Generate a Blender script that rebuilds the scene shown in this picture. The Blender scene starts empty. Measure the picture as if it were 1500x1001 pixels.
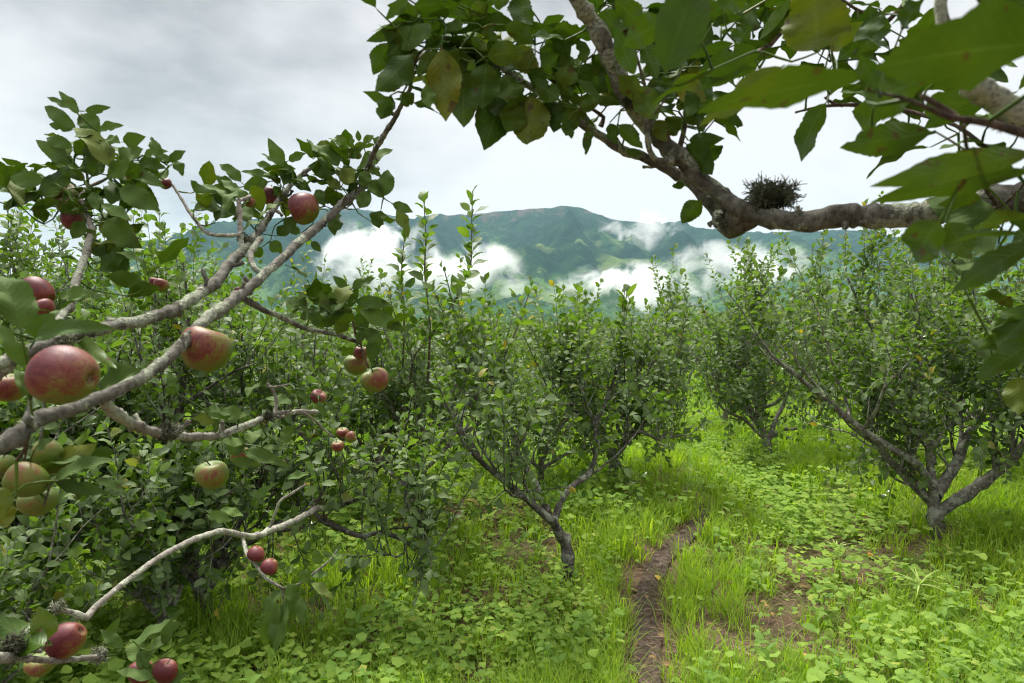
import bpy, math, random
import numpy as np
from mathutils import Vector

# ------------------------------------------------------------------ camera, world, light
SC = bpy.context.scene
CAMZ = 1.70
PITCH = math.atan(70.5 / 1000)
cam_d = bpy.data.cameras.new("camera")
cam = bpy.data.objects.new("camera", cam_d)
SC.collection.objects.link(cam)
SC.camera = cam
cam.location = (0, 0, CAMZ)
cam.rotation_euler = (math.pi / 2 - PITCH, 0, 0)
cam_d.sensor_width = 36
cam_d.lens = 24.0
cam_d.clip_start = 0.02
cam_d.clip_end = 40000
cam_d.dof.use_dof = True
cam_d.dof.focus_distance = 2.8
cam_d.dof.aperture_fstop = 9.0

SUN_EL, SUN_AZ = math.radians(56), math.radians(-28)      # azimuth from +Y towards +X
world = bpy.data.worlds.new("World")
SC.world = world
world.use_nodes = True
W = world.node_tree
W.nodes.clear()


def wn(t, **k):
    n = W.nodes.new(t)
    for a, b in k.items():
        setattr(n, a, b)
    return n


def build_world():
    L = W.links.new
    out = wn('ShaderNodeOutputWorld')
    bg1 = wn('ShaderNodeBackground')
    bg2 = wn('ShaderNodeBackground')
    mix = wn('ShaderNodeMixShader')
    sky = wn('ShaderNodeTexSky', sky_type='NISHITA', sun_disc=False)
    sky.sun_elevation = SUN_EL
    sky.sun_rotation = SUN_AZ
    L(sky.outputs[0], bg1.inputs[0])
    bg1.inputs[1].default_value = 0.10
    tc = wn('ShaderNodeTexCoord')
    sep = wn('ShaderNodeSeparateXYZ')
    L(tc.outputs['Generated'], sep.inputs[0])
    mp = wn('ShaderNodeMapping')
    mp.inputs['Scale'].default_value = (1.0, 1.0, 1.9)
    mp.inputs['Location'].default_value = (0.35, 0.1, 0.45)
    L(tc.outputs['Generated'], mp.inputs[0])
    n1 = wn('ShaderNodeTexNoise')
    n1.inputs['Scale'].default_value = 2.3
    n1.inputs['Detail'].default_value = 7
    n1.inputs['Roughness'].default_value = 0.52
    n1.inputs['Distortion'].default_value = 0.05
    L(mp.outputs[0], n1.inputs['Vector'])
    # elevation raises the weight of the dark cloud bases
    el = wn('ShaderNodeMapRange')
    el.inputs['From Min'].default_value = 0.14
    el.inputs['From Max'].default_value = 0.42
    el.inputs['To Min'].default_value = -0.10
    el.inputs['To Max'].default_value = 0.19
    L(sep.outputs['Z'], el.inputs['Value'])
    # clouds thicker to the left
    lf = wn('ShaderNodeMapRange')
    lf.inputs['From Min'].default_value = -0.6
    lf.inputs['From Max'].default_value = 0.3
    lf.inputs['To Min'].default_value = 0.07
    lf.inputs['To Max'].default_value = -0.10
    L(sep.outputs['X'], lf.inputs['Value'])
    am = wn('ShaderNodeMath', operation='MULTIPLY_ADD')
    L(n1.outputs[0], am.inputs[0]); am.inputs[1].default_value = 1.6; am.inputs[2].default_value = -.29
    a1 = wn('ShaderNodeMath', operation='ADD')
    L(am.outputs[0], a1.inputs[0])
    L(el.outputs[0], a1.inputs[1])
    a2 = wn('ShaderNodeMath', operation='ADD')
    L(a1.outputs[0], a2.inputs[0])
    L(lf.outputs[0], a2.inputs[1])
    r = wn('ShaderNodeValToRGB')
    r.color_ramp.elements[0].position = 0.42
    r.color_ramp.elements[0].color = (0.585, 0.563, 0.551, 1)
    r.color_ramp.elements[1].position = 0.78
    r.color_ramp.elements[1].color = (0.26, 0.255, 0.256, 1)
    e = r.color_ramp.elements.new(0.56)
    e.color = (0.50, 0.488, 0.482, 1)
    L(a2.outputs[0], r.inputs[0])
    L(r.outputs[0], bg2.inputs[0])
    # the high cloud sheet overhead is the brightest part of an overcast sky
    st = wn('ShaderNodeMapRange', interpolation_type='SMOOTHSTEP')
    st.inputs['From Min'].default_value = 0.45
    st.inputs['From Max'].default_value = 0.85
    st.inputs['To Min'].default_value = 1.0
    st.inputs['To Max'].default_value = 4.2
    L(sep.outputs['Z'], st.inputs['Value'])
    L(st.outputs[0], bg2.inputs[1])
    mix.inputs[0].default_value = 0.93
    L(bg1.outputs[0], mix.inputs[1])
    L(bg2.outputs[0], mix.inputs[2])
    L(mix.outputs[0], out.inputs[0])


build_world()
sun_d = bpy.data.lights.new("sun", 'SUN')
sun = bpy.data.objects.new("sun", sun_d)
SC.collection.objects.link(sun)
sun_d.energy = 3.8
sun_d.angle = math.radians(9)
sun_d.color = (1.0, 0.96, 0.88)
sd = Vector((math.sin(SUN_AZ) * math.cos(SUN_EL), math.cos(SUN_AZ) * math.cos(SUN_EL), math.sin(SUN_EL)))
sun.rotation_euler = sd.to_track_quat('Z', 'Y').to_euler()

SC.view_settings.view_transform = 'Standard'
SC.view_settings.look = 'None'
SC.view_settings.exposure = 0.80
SC.view_settings.gamma = 1.0
SC.render.engine = 'CYCLES'
cy = SC.cycles
cy.max_bounces = 7
cy.diffuse_bounces = 3
cy.glossy_bounces = 2
cy.transmission_bounces = 4
cy.transparent_max_bounces = 4
cy.volume_bounces = 5
cy.volume_max_steps = 64
cy.sample_clamp_indirect = 6
cy.caustics_reflective = False
cy.caustics_refractive = False
cy.use_denoising = True
cy.filter_width = 1.1

# ------------------------------------------------------------------ helpers
R0 = np.random.RandomState(7)
cp, sp = math.cos(PITCH), math.sin(PITCH)


def at(px, py, d):
    """world point seen at photo pixel (px,py), d metres along the view axis"""
    x = (np.asarray(px, float) - 750) / 1000 * d
    u = (500.5 - np.asarray(py, float)) / 1000 * d
    return np.stack([x + 0 * u, d * cp + u * sp + 0 * x, CAMZ + u * cp - d * sp + 0 * x], -1)


def _hash(ix, iy, s):
    h = (ix * 374761393 + iy * 668265263 + s * 1442695041) & 0xffffffff
    h = ((h ^ (h >> 13)) * 1274126177) & 0xffffffff
    return ((h ^ (h >> 16)) & 0xffff) / 65535.0


def vnoise(x, y, s=0):
    x = np.asarray(x, float); y = np.asarray(y, float)
    ix = np.floor(x).astype(np.int64); iy = np.floor(y).astype(np.int64)
    fx = x - ix; fy = y - iy
    fx = fx * fx * (3 - 2 * fx); fy = fy * fy * (3 - 2 * fy)
    a = _hash(ix, iy, s); b = _hash(ix + 1, iy, s); c = _hash(ix, iy + 1, s); d = _hash(ix + 1, iy + 1, s)
    return (a * (1 - fx) + b * fx) * (1 - fy) + (c * (1 - fx) + d * fx) * fy


def fbm(x, y, s=0, o=4):
    t = 0; a = .5
    for i in range(o):
        t = t + a * vnoise(np.asarray(x) * 2 ** i, np.asarray(y) * 2 ** i, s + i)
        a *= .5
    return t / (1 - .5 ** o)


def gz(x, y):
    """ground height"""
    x = np.asarray(x, float); y = np.asarray(y, float)
    z = np.interp(y, [-50, 6, 8, 16, 55, 75, 400, 1200, 2600, 20000], [0, 0, -.12, -1.15, -1.95, -4.5, -70, -330, -600, -620])
    b = (fbm(x * .8, y * .8, 3) - .5) * .16 + (fbm(x * 3.1, y * 3.1, 9) - .5) * .05
    return z + b * np.clip(1.6 - y / 60, 0.2, 1)


def hit(px, py):
    """photo pixel -> point on the ground"""
    d = 0.5
    for i in range(4000):
        p = at(px, py, d)
        if p[2] <= gz(p[0], p[1]):
            break
        d *= 1.003
    return p, d


def mat(name):
    m = bpy.data.materials.new(name)
    m.use_nodes = True
    m.node_tree.nodes.clear()
    return m, m.node_tree.nodes, m.node_tree.links.new


def tag(o, label=None, cat=None, group=None, kind=None):
    if label: o['label'] = label
    if cat: o['category'] = cat
    if group: o['group'] = group
    if kind: o['kind'] = kind
    return o


def empty(name, loc):
    o = bpy.data.objects.new(name, None)
    SC.collection.objects.link(o)
    o.location = tuple(float(v) for v in loc)
    o.empty_display_size = 0.1
    return o


class MB:
    """collects quads"""

    def __init__(s):
        s.v = []; s.f = []; s.uv = []; s.n = 0

    def add(s, V, F, UV=None):
        V = np.asarray(V, float).reshape(-1, 3); F = np.asarray(F, np.int64).reshape(-1, 4)
        s.v.append(V); s.f.append(F + s.n)
        s.uv.append(np.zeros((len(V), 2)) if UV is None else np.asarray(UV, float).reshape(-1, 2))
        s.n += len(V)

    def build(s, name, material, parent=None, origin=(0, 0, 0), smooth=True):
        V = np.concatenate(s.v) - np.asarray(origin, float); F = np.concatenate(s.f); UV = np.concatenate(s.uv)
        me = bpy.data.meshes.new(name)
        me.vertices.add(len(V)); me.vertices.foreach_set('co', V.astype(np.float32).ravel())
        me.loops.add(F.size); me.loops.foreach_set('vertex_index', F.astype(np.int32).ravel())
        me.polygons.add(len(F))
        me.polygons.foreach_set('loop_start', np.arange(0, F.size, 4, dtype=np.int32))
        try:
            me.polygons.foreach_set('loop_total', np.full(len(F), 4, np.int32))
        except Exception:
            pass
        me.polygons.foreach_set('use_smooth', np.full(len(F), smooth, bool))
        uvl = me.uv_layers.new(name='UVMap')
        uvl.data.foreach_set('uv', UV[F.ravel()].astype(np.float32).ravel())
        me.update(calc_edges=True)
        me.materials.append(material)
        o = bpy.data.objects.new(name, me)
        SC.collection.objects.link(o)
        if parent is not None:
            o.parent = parent
        else:
            o.location = tuple(float(v) for v in origin)
        return o


def norm(a):
    return a / (np.linalg.norm(a, axis=-1, keepdims=True) + 1e-9)


def outline(t, k=.85, p=.75):
    return np.sin(np.pi * np.clip(t, 0, 1) ** k) ** p


def leaf_batch(mb, P, T, N, L, Wd, bend, fold, nu=5, nc=3, pet=.18, serr=0.0, wave=0.0, rs=None, bites=0.0, k=.85, pw=.75):
    """many leaves at once. P base, T direction, N upper side, L length, Wd full width"""
    rs = rs or R0
    P = np.asarray(P, float); K = len(P)
    if K == 0: return
    T = norm(np.asarray(T, float)); N = np.asarray(N, float)
    N = norm(N - T * np.sum(N * T, -1, keepdims=True)); S = np.cross(T, N)
    L = np.broadcast_to(np.asarray(L, float), (K,)); Wd = np.broadcast_to(np.asarray(Wd, float), (K,))
    bend = np.broadcast_to(np.asarray(bend, float), (K,)); fold = np.broadcast_to(np.asarray(fold, float), (K,))
    u = np.linspace(0, 1, nu + 1)
    if nu <= 6:
        u = np.concatenate([[0], np.linspace(pet, 1, nu)])
    th = bend[:, None] * (.5 - u[None, :])
    du = np.diff(u)
    mx = np.concatenate([np.zeros((K, 1)), np.cumsum(np.cos((th[:, 1:] + th[:, :-1]) / 2) * du, 1)], 1) * L[:, None]
    my = np.concatenate([np.zeros((K, 1)), np.cumsum(np.sin((th[:, 1:] + th[:, :-1]) / 2) * du, 1)], 1) * L[:, None]
    mid = P[:, None] + T[:, None] * mx[..., None] + N[:, None] * my[..., None]
    nn = -T[:, None] * np.sin(th)[..., None] + N[:, None] * np.cos(th)[..., None]
    t = np.clip((u - pet) / (1 - pet), 0, 1)
    w = outline(t, k, pw)
    w = np.where(u <= pet + 1e-6, .035, np.maximum(w, .02))
    w = np.repeat(w[None, :], K, 0)
    v = np.linspace(-1, 1, nc)
    wl = w[:, :, None] * np.ones(nc)[None, None, :]
    if serr > 0:
        sgn = np.where(np.arange(nu + 1) % 2 == 0, 1, -1)
        m = (np.abs(v) > .99)[None, None, :] * (t > 0.05)[None, :, None]
        wl = wl * (1 + m * serr * sgn[None, :, None] * (.5 + rs.rand(K, nu + 1, 1)))
    if bites > 0:
        for side in (0, -1):
            has = rs.rand(K) < bites
            c = rs.uniform(.35, .9, K); r = rs.uniform(.04, .11, K)
            dep = rs.uniform(.25, .7, K) * has * (np.broadcast_to(L, (K,)) < .10)
            wl[:, :, side] *= 1 - dep[:, None] * np.exp(-((u[None, :] - c[:, None]) / r[:, None]) ** 2 * (1.2 + .8 * np.sin(u[None, :] * 90)))
    hw = Wd[:, None, None] * .5 * wl * v[None, None, :]
    ab = np.abs(hw)
    ph = rs.uniform(0, 6.28, (K, 1, 1))
    wv = wave * np.sin(u[None, :, None] * 13 + ph + v[None, None, :] * 1.5) * ab
    cup = fold[:, None, None] * ab - (fold[:, None, None] * .5) * ab * np.abs(v)[None, None, :]
    V = mid[:, :, None] + S[:, None, None] * hw[..., None] + nn[:, :, None] * (cup + wv)[..., None]
    UV = np.zeros((K, nu + 1, nc, 2)); UV[..., 0] = u[None, :, None]; UV[..., 1] = (v * .5 + .5)[None, None, :]
    i, j = np.meshgrid(np.arange(nu), np.arange(nc - 1), indexing='ij')
    q = np.stack([i * nc + j, (i + 1) * nc + j, (i + 1) * nc + j + 1, i * nc + j + 1], -1).reshape(-1, 4)
    F = (q[None] + (np.arange(K) * (nu + 1) * nc)[:, None, None]).reshape(-1, 4)
    mb.add(V, F, UV)


def smooth_path(P, R, step):
    """Catmull-Rom through the points, resampled"""
    P = np.asarray(P, float); R = np.asarray(R, float)
    if len(P) < 3:
        n = max(2, int(np.linalg.norm(P[-1] - P[0]) / step) + 1)
        t = np.linspace(0, 1, n)[:, None]
        return P[0] * (1 - t) + P[-1] * t, R[0] * (1 - t[:, 0]) + R[-1] * t[:, 0]
    E = np.vstack([2 * P[0] - P[1], P, 2 * P[-1] - P[-2]])
    out = []; ro = []
    for i in range(len(P) - 1):
        n = max(1, int(np.linalg.norm(P[i + 1] - P[i]) / step))
        t = (np.arange(n) / n)[:, None]
        a, b, c, d = E[i], E[i + 1], E[i + 2], E[i + 3]
        out.append(.5 * .5 * ((2 * b) + (-a + c) * t + (2 * a - 5 * b + 4 * c - d) * t ** 2 + (-a + 3 * b - 3 * c + d) * t ** 3) + .5 * (b * (1 - t) + c * t))
        ro.append(R[i] * (1 - t[:, 0]) + R[i + 1] * t[:, 0])
    out.append(P[-1:]); ro.append(R[-1:])
    return np.vstack(out), np.concatenate(ro)


def tube(mb, P, R, sides=7, step=.04, knob=0.0, rs=None, cap=True, smooth=True):
    rs = rs or R0
    if smooth:
        P, R = smooth_path(P, R, step)
    P = np.asarray(P, float).copy(); R = np.asarray(R, float)
    n = len(P)
    if knob >= .12 and n > 8:      # crooked growth
        w = rs.normal(0, 1, (n, 3)); ker = np.hanning(9)[1:-1]; ker /= ker.sum()
        w = np.stack([np.convolve(np.convolve(w[:, q], ker, 'same'), np.ones(3) / 3, 'same') for q in range(3)], -1)
        P[1:-1] += (w * (R * .30)[:, None])[1:-1]
    T = norm(np.gradient(P, axis=0))
    up = np.array([0, 0, 1.0]) if abs(T[0][2]) < .9 else np.array([1.0, 0, 0])
    A = np.zeros((n, 3)); a = np.cross(T[0], up); a /= np.linalg.norm(a); A[0] = a
    for i in range(1, n):
        a = A[i - 1] - T[i] * np.dot(A[i - 1], T[i]); A[i] = a / (np.linalg.norm(a) + 1e-9)
    B = np.cross(T, A)
    ang = np.linspace(0, 2 * np.pi, sides, endpoint=False)
    rr = R[:, None] * np.ones(sides)[None]
    if knob > 0:
        rr = rr * (1 + knob * (rs.rand(n, sides) - .5) + knob * 1.2 * (rs.rand(n, 1) - .45) ** 3 * 8)
    V = P[:, None] + rr[..., None] * (np.cos(ang)[None, :, None] * A[:, None] + np.sin(ang)[None, :, None] * B[:, None])
    V = V.reshape(-1, 3)
    i, j = np.meshgrid(np.arange(n - 1), np.arange(sides), indexing='ij')
    j2 = (j + 1) % sides
    F = np.stack([i * sides + j, i * sides + j2, (i + 1) * sides + j2, (i + 1) * sides + j], -1).reshape(-1, 4)
    UV = np.stack(np.meshgrid(np.arange(n) / 10., np.arange(sides) / sides, indexing='ij'), -1).reshape(-1, 2)
    if cap and sides >= 4:
        for e, c in ((0, P[0] - T[0] * R[0] * .3), (n - 1, P[-1] + T[-1] * R[-1] * .5)):
            k = len(V); V = np.vstack([V, c[None]]); UV = np.vstack([UV, [[0, 0]]])
            b = e * sides
            fs = []
            for q in range(0, sides, 2):
                q1, q2 = (q + 1) % sides, (q + 2) % sides
                fs.append([b + q, b + q1, b + q2, k] if q2 != 0 or sides % 2 == 0 else [b + q, b + q1, k, k])
            fs = [f for f in fs if len(set(f)) == 4]
            F = np.vstack([F, np.array(fs)])
    mb.add(V, F, UV)
    return P, R


# ------------------------------------------------------------------ materials
def ramp(nodes, stops, interp='LINEAR'):
    r = nodes.new('ShaderNodeValToRGB')
    r.color_ramp.interpolation = interp
    el = r.color_ramp.elements
    el[0].position, el[0].color = stops[0][0], tuple(stops[0][1]) + (1,)
    el[1].position, el[1].color = stops[-1][0], tuple(stops[-1][1]) + (1,)
    for p, c in stops[1:-1]:
        e = el.new(p); e.color = tuple(c) + (1,)
    return r


def noise(nodes, L, vec, scale, detail=3, rough=.5, dist=0.0):
    n = nodes.new('ShaderNodeTexNoise')
    n.inputs['Scale'].default_value = scale
    n.inputs['Detail'].default_value = detail
    n.inputs['Roughness'].default_value = rough
    n.inputs['Distortion'].default_value = dist
    if vec is not None: L(vec, n.inputs['Vector'])
    return n


def mathn(nodes, L, op, a, b=None, c=None):
    n = nodes.new('ShaderNodeMath'); n.operation = op
    for i, x in enumerate((a, b, c)):
        if x is None: continue
        if isinstance(x, (int, float)): n.inputs[i].default_value = x
        else: L(x, n.inputs[i])
    return n.outputs[0]


def mixc(nodes, L, fac, a, b, mode='MIX'):
    n = nodes.new('ShaderNodeMix'); n.data_type = 'RGBA'; n.blend_type = mode
    if isinstance(fac, (int, float)): n.inputs[0].default_value = fac
    else: L(fac, n.inputs[0])
    for i, x in ((6, a), (7, b)):
        if isinstance(x, tuple): n.inputs[i].default_value = x + (1,)
        else: L(x, n.inputs[i])
    return n.outputs[2]


def leaf_mat(name, stops, under, trans, rough=.42, tfac=.4, veins=True, spots=True, patch=None, bump=.25, spec=.5, tm=2.2):
    m, N, L = mat(name)
    geo = N.new('ShaderNodeNewGeometry')
    uv = N.new('ShaderNodeUVMap')
    sep = N.new('ShaderNodeSeparateXYZ'); L(uv.outputs[0], sep.inputs[0])
    rnd = geo.outputs['Random Per Island']
    r = ramp(N, stops); L(rnd, r.inputs[0])
    col = r.outputs[0]
    if patch:
        pn = noise(N, L, geo.outputs['Position'], patch[0], 3)
        pr = ramp(N, [(.35, (0, 0, 0)), (.65, (1, 1, 1))]); L(pn.outputs[0], pr.inputs[0])
        col = mixc(N, L, mathn(N, L, 'MULTIPLY', pr.outputs[0], patch[2]), col, patch[1])
    av = mathn(N, L, 'ABSOLUTE', mathn(N, L, 'SUBTRACT', sep.outputs['Y'], .5))
    h = None
    if veins:
        mid = mathn(N, L, 'LESS_THAN', av, .028)
        s = mathn(N, L, 'FRACT', mathn(N, L, 'MULTIPLY', mathn(N, L, 'SUBTRACT', sep.outputs['X'], mathn(N, L, 'MULTIPLY', av, .42)), 11))
        sv = mathn(N, L, 'LESS_THAN', s, .10)
        vv = mathn(N, L, 'MAXIMUM', mid, mathn(N, L, 'MULTIPLY', sv, .45))
        tri = mathn(N, L, 'PINGPONG', s, .5)
        h = mathn(N, L, 'ADD', tri, mathn(N, L, 'MULTIPLY', mid, -.6))
        col = mixc(N, L, mathn(N, L, 'MULTIPLY', vv, .22), col, tuple(min(1, c * 2.0) for c in under))
    if spots:
        mo = noise(N, L, geo.outputs['Position'], 24, 4, .6)
        mr = ramp(N, [(.3, (.62, .70, .6)), (.5, (1, 1, 1)), (.72, (1.5, 1.22, .9))]); L(mo.outputs[0], mr.inputs[0])
        col = mixc(N, L, .8, col, mr.outputs[0], 'MULTIPLY')
        ns = noise(N, L, geo.outputs['Position'], 55, 2)
        rr = mathn(N, L, 'GREATER_THAN', mathn(N, L, 'ADD', ns.outputs[0], mathn(N, L, 'MULTIPLY', rnd, .12)), .76)
        col = mixc(N, L, mathn(N, L, 'MULTIPLY', rr, .8), col, (.10, .055, .02))
    ucol = mixc(N, L, .45, under, col)
    cc = mixc(N, L, geo.outputs['Backfacing'], col, ucol)
    p = N.new('ShaderNodeBsdfPrincipled')
    L(cc, p.inputs['Base Color'])
    ro = mathn(N, L, 'ADD', mathn(N, L, 'MULTIPLY', geo.outputs['Backfacing'], .35), rough)
    L(ro, p.inputs['Roughness'])
    p.inputs['Specular IOR Level'].default_value = spec
    if h is not None and bump > 0:
        b = N.new('ShaderNodeBump'); b.inputs['Strength'].default_value = bump; b.inputs['Distance'].default_value = .002
        L(h, b.inputs['Height']); L(b.outputs[0], p.inputs['Normal'])
    tr = N.new('ShaderNodeBsdfTranslucent')
    tcol = mixc(N, L, .5, trans, mixc(N, L, 1.0, col, (tm, tm * 1.1, tm * .5), 'MULTIPLY'))
    L(tcol, tr.inputs[0])
    mx = N.new('ShaderNodeMixShader'); mx.inputs[0].default_value = tfac
    L(p.outputs[0], mx.inputs[1]); L(tr.outputs[0], mx.inputs[2])
    o = N.new('ShaderNodeOutputMaterial'); L(mx.outputs[0], o.inputs[0])
    return m


def bark_mat(name, base, pale, lichen, amt=.5, sc=1.0):
    m, N, L = mat(name)
    tc = N.new('ShaderNodeTexCoord')
    v = tc.outputs['Object']
    n1 = noise(N, L, v, 22 * sc, 5, .6)
    n2 = noise(N, L, v, 60 * sc, 4, .6)
    n3 = noise(N, L, v, 9 * sc, 5, .65, .4)
    n4 = noise(N, L, v, 140 * sc, 3, .7)
    r1 = ramp(N, [(.3, base), (.52, tuple((a + b) / 2 for a, b in zip(base, pale))), (.7, pale)]); L(n1.outputs[0], r1.inputs[0])
    dk = ramp(N, [(.32, (.35, .33, .3)), (.5, (1, 1, 1))]); L(n2.outputs[0], dk.inputs[0])
    c = mixc(N, L, .85, r1.outputs[0], dk.outputs[0], 'MULTIPLY')
    uvn = N.new('ShaderNodeUVMap'); um = N.new('ShaderNodeMapping'); um.inputs['Scale'].default_value = (9, 2.5, 1); L(uvn.outputs[0], um.inputs[0])
    n5 = noise(N, L, um.outputs[0], 2.2, 4, .7, .3)
    mk = ramp(N, [(.34, (.30, .27, .24)), (.42, (1, 1, 1)), (.66, (1, 1, 1)), (.72, (1.35, 1.3, 1.2))]); L(n5.outputs[0], mk.inputs[0])
    c = mixc(N, L, .75, c, mk.outputs[0], 'MULTIPLY')
    lr = ramp(N, [(.56 - .08 * amt, (0, 0, 0)), (.62 - .08 * amt, (1, 1, 1))]); L(n3.outputs[0], lr.inputs[0])
    lf = mathn(N, L, 'MULTIPLY', lr.outputs[0], mathn(N, L, 'ADD', mathn(N, L, 'GREATER_THAN', n4.outputs[0], .46), .25))
    c = mixc(N, L, mathn(N, L, 'MINIMUM', lf, .9), c, lichen)
    p = N.new('ShaderNodeBsdfPrincipled'); L(c, p.inputs['Base Color'])
    p.inputs['Roughness'].default_value = .85
    p.inputs['Specular IOR Level'].default_value = .2
    hh = mathn(N, L, 'ADD', mathn(N, L, 'ADD', n2.outputs[0], mathn(N, L, 'MULTIPLY', n4.outputs[0], .6)), mathn(N, L, 'ADD', mathn(N, L, 'MULTIPLY', lf, .9), n5.outputs[0]))
    b = N.new('ShaderNodeBump'); b.inputs['Strength'].default_value = .9; b.inputs['Distance'].default_value = .004
    L(hh, b.inputs['Height']); L(b.outputs[0], p.inputs['Normal'])
    o = N.new('ShaderNodeOutputMaterial'); L(p.outputs[0], o.inputs[0])
    return m


M = {}
M['leaf_near'] = leaf_mat('leaf_near', [(0, (.042, .090, .006)), (.45, (.060, .120, .008)), (.9, (.088, .155, .010)), (1, (.17, .19, .02))],
                          (.085, .14, .036), (.044, .10, .002), rough=.42, tfac=.22, tm=.75, spec=.28)
M['leaf_mid'] = leaf_mat('leaf_mid', [(0, (.034, .075, .009)), (.5, (.066, .125, .014)), (.93, (.125, .195, .022)), (.985, (.14, .21, .03)), (1, (.42, .26, .03))],
                         (.15, .20, .095), (.13, .24, .016), rough=.24, tfac=.36, spec=.30, veins=True, bump=0, spots=False)
M['leaf_far'] = leaf_mat('leaf_far', [(0, (.040, .082, .012)), (.5, (.078, .132, .018)), (1, (.145, .21, .030))],
                         (.17, .23, .10), (.17, .28, .02), rough=.36, tfac=.32, veins=False, bump=0, spots=False)
M['grass'] = leaf_mat('grass', [(0, (.095, .185, .010)), (.5, (.19, .30, .014)), (.93, (.32, .41, .026)), (1, (.42, .35, .12))],
                      (.22, .33, .05), (.33, .50, .012), rough=.55, spec=.25, tfac=.42, veins=False, spots=False, patch=(.9, (.13, .25, .02), .5))
M['weed'] = leaf_mat('weed', [(0, (.085, .18, .010)), (.5, (.175, .29, .016)), (.94, (.31, .40, .03)), (1, (.46, .36, .06))],
                     (.20, .31, .09), (.27, .45, .02), rough=.6, tfac=.42, spec=.2, veins=True, spots=False, bump=.15, patch=(.8, (.30, .39, .03), .5))
M['undergrowth'] = leaf_mat('undergrowth', [(0, (.07, .16, .012)), (.5, (.12, .24, .018)), (1, (.24, .34, .03))],
                     (.17, .26, .07), (.22, .40, .015), rough=.5, tfac=.4, spec=.25, veins=False, spots=False)
M['straw'] = leaf_mat('straw', [(0, (.035, .022, .015)), (.5, (.13, .080, .050)), (.8, (.24, .165, .105)), (1, (.46, .36, .24))],
                      (.2, .14, .09), (.2, .14, .07), rough=.8, tfac=.08, veins=False, spots=False)
M['yellow_leaf'] = leaf_mat('yellow_leaf', [(0, (.55, .33, .03)), (1, (.70, .42, .05))], (.5, .36, .1), (.6, .35, .03), rough=.6, tfac=.25)
M['litter'] = leaf_mat('litter', [(0, (.05, .030, .018)), (.5, (.16, .095, .045)), (.85, (.28, .19, .08)), (1, (.5, .33, .05))], (.2, .13, .07), (.22, .13, .03), rough=.75, tfac=.15, spec=.2)
M['sedge'] = leaf_mat('sedge', [(0, (.30, .40, .08)), (1, (.42, .48, .14))], (.3, .4, .12), (.4, .5, .06), rough=.5, tfac=.3, veins=False, spots=False)
M['bark_near'] = bark_mat('bark_near', (.065, .060, .045), (.25, .24, .20), (.36, .39, .28), .75, 1.6)
M['bark_mid'] = bark_mat('bark_mid', (.070, .062, .050), (.27, .25, .21), (.38, .40, .31), .6, 1.3)
M['bark_dark'] = bark_mat('bark_dark', (.030, .026, .021), (.15, .135, .115), (.28, .30, .23), .45, 1.3)
M['bark_pale'] = bark_mat('bark_pale', (.17, .15, .12), (.40, .375, .325), (.44, .47, .35), .7, 1.6)
M['twig'] = bark_mat('twig', (.060, .038, .028), (.19, .14, .105), (.25, .25, .18), .1, 2)
M['lichen'] = bark_mat('lichen', (.055, .058, .032), (.19, .20, .115), (.34, .36, .23), .6, 3)
M['lichen_pale'] = bark_mat('lichen_pale', (.22, .24, .12), (.50, .52, .36), (.60, .62, .48), .7, 3)


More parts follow.
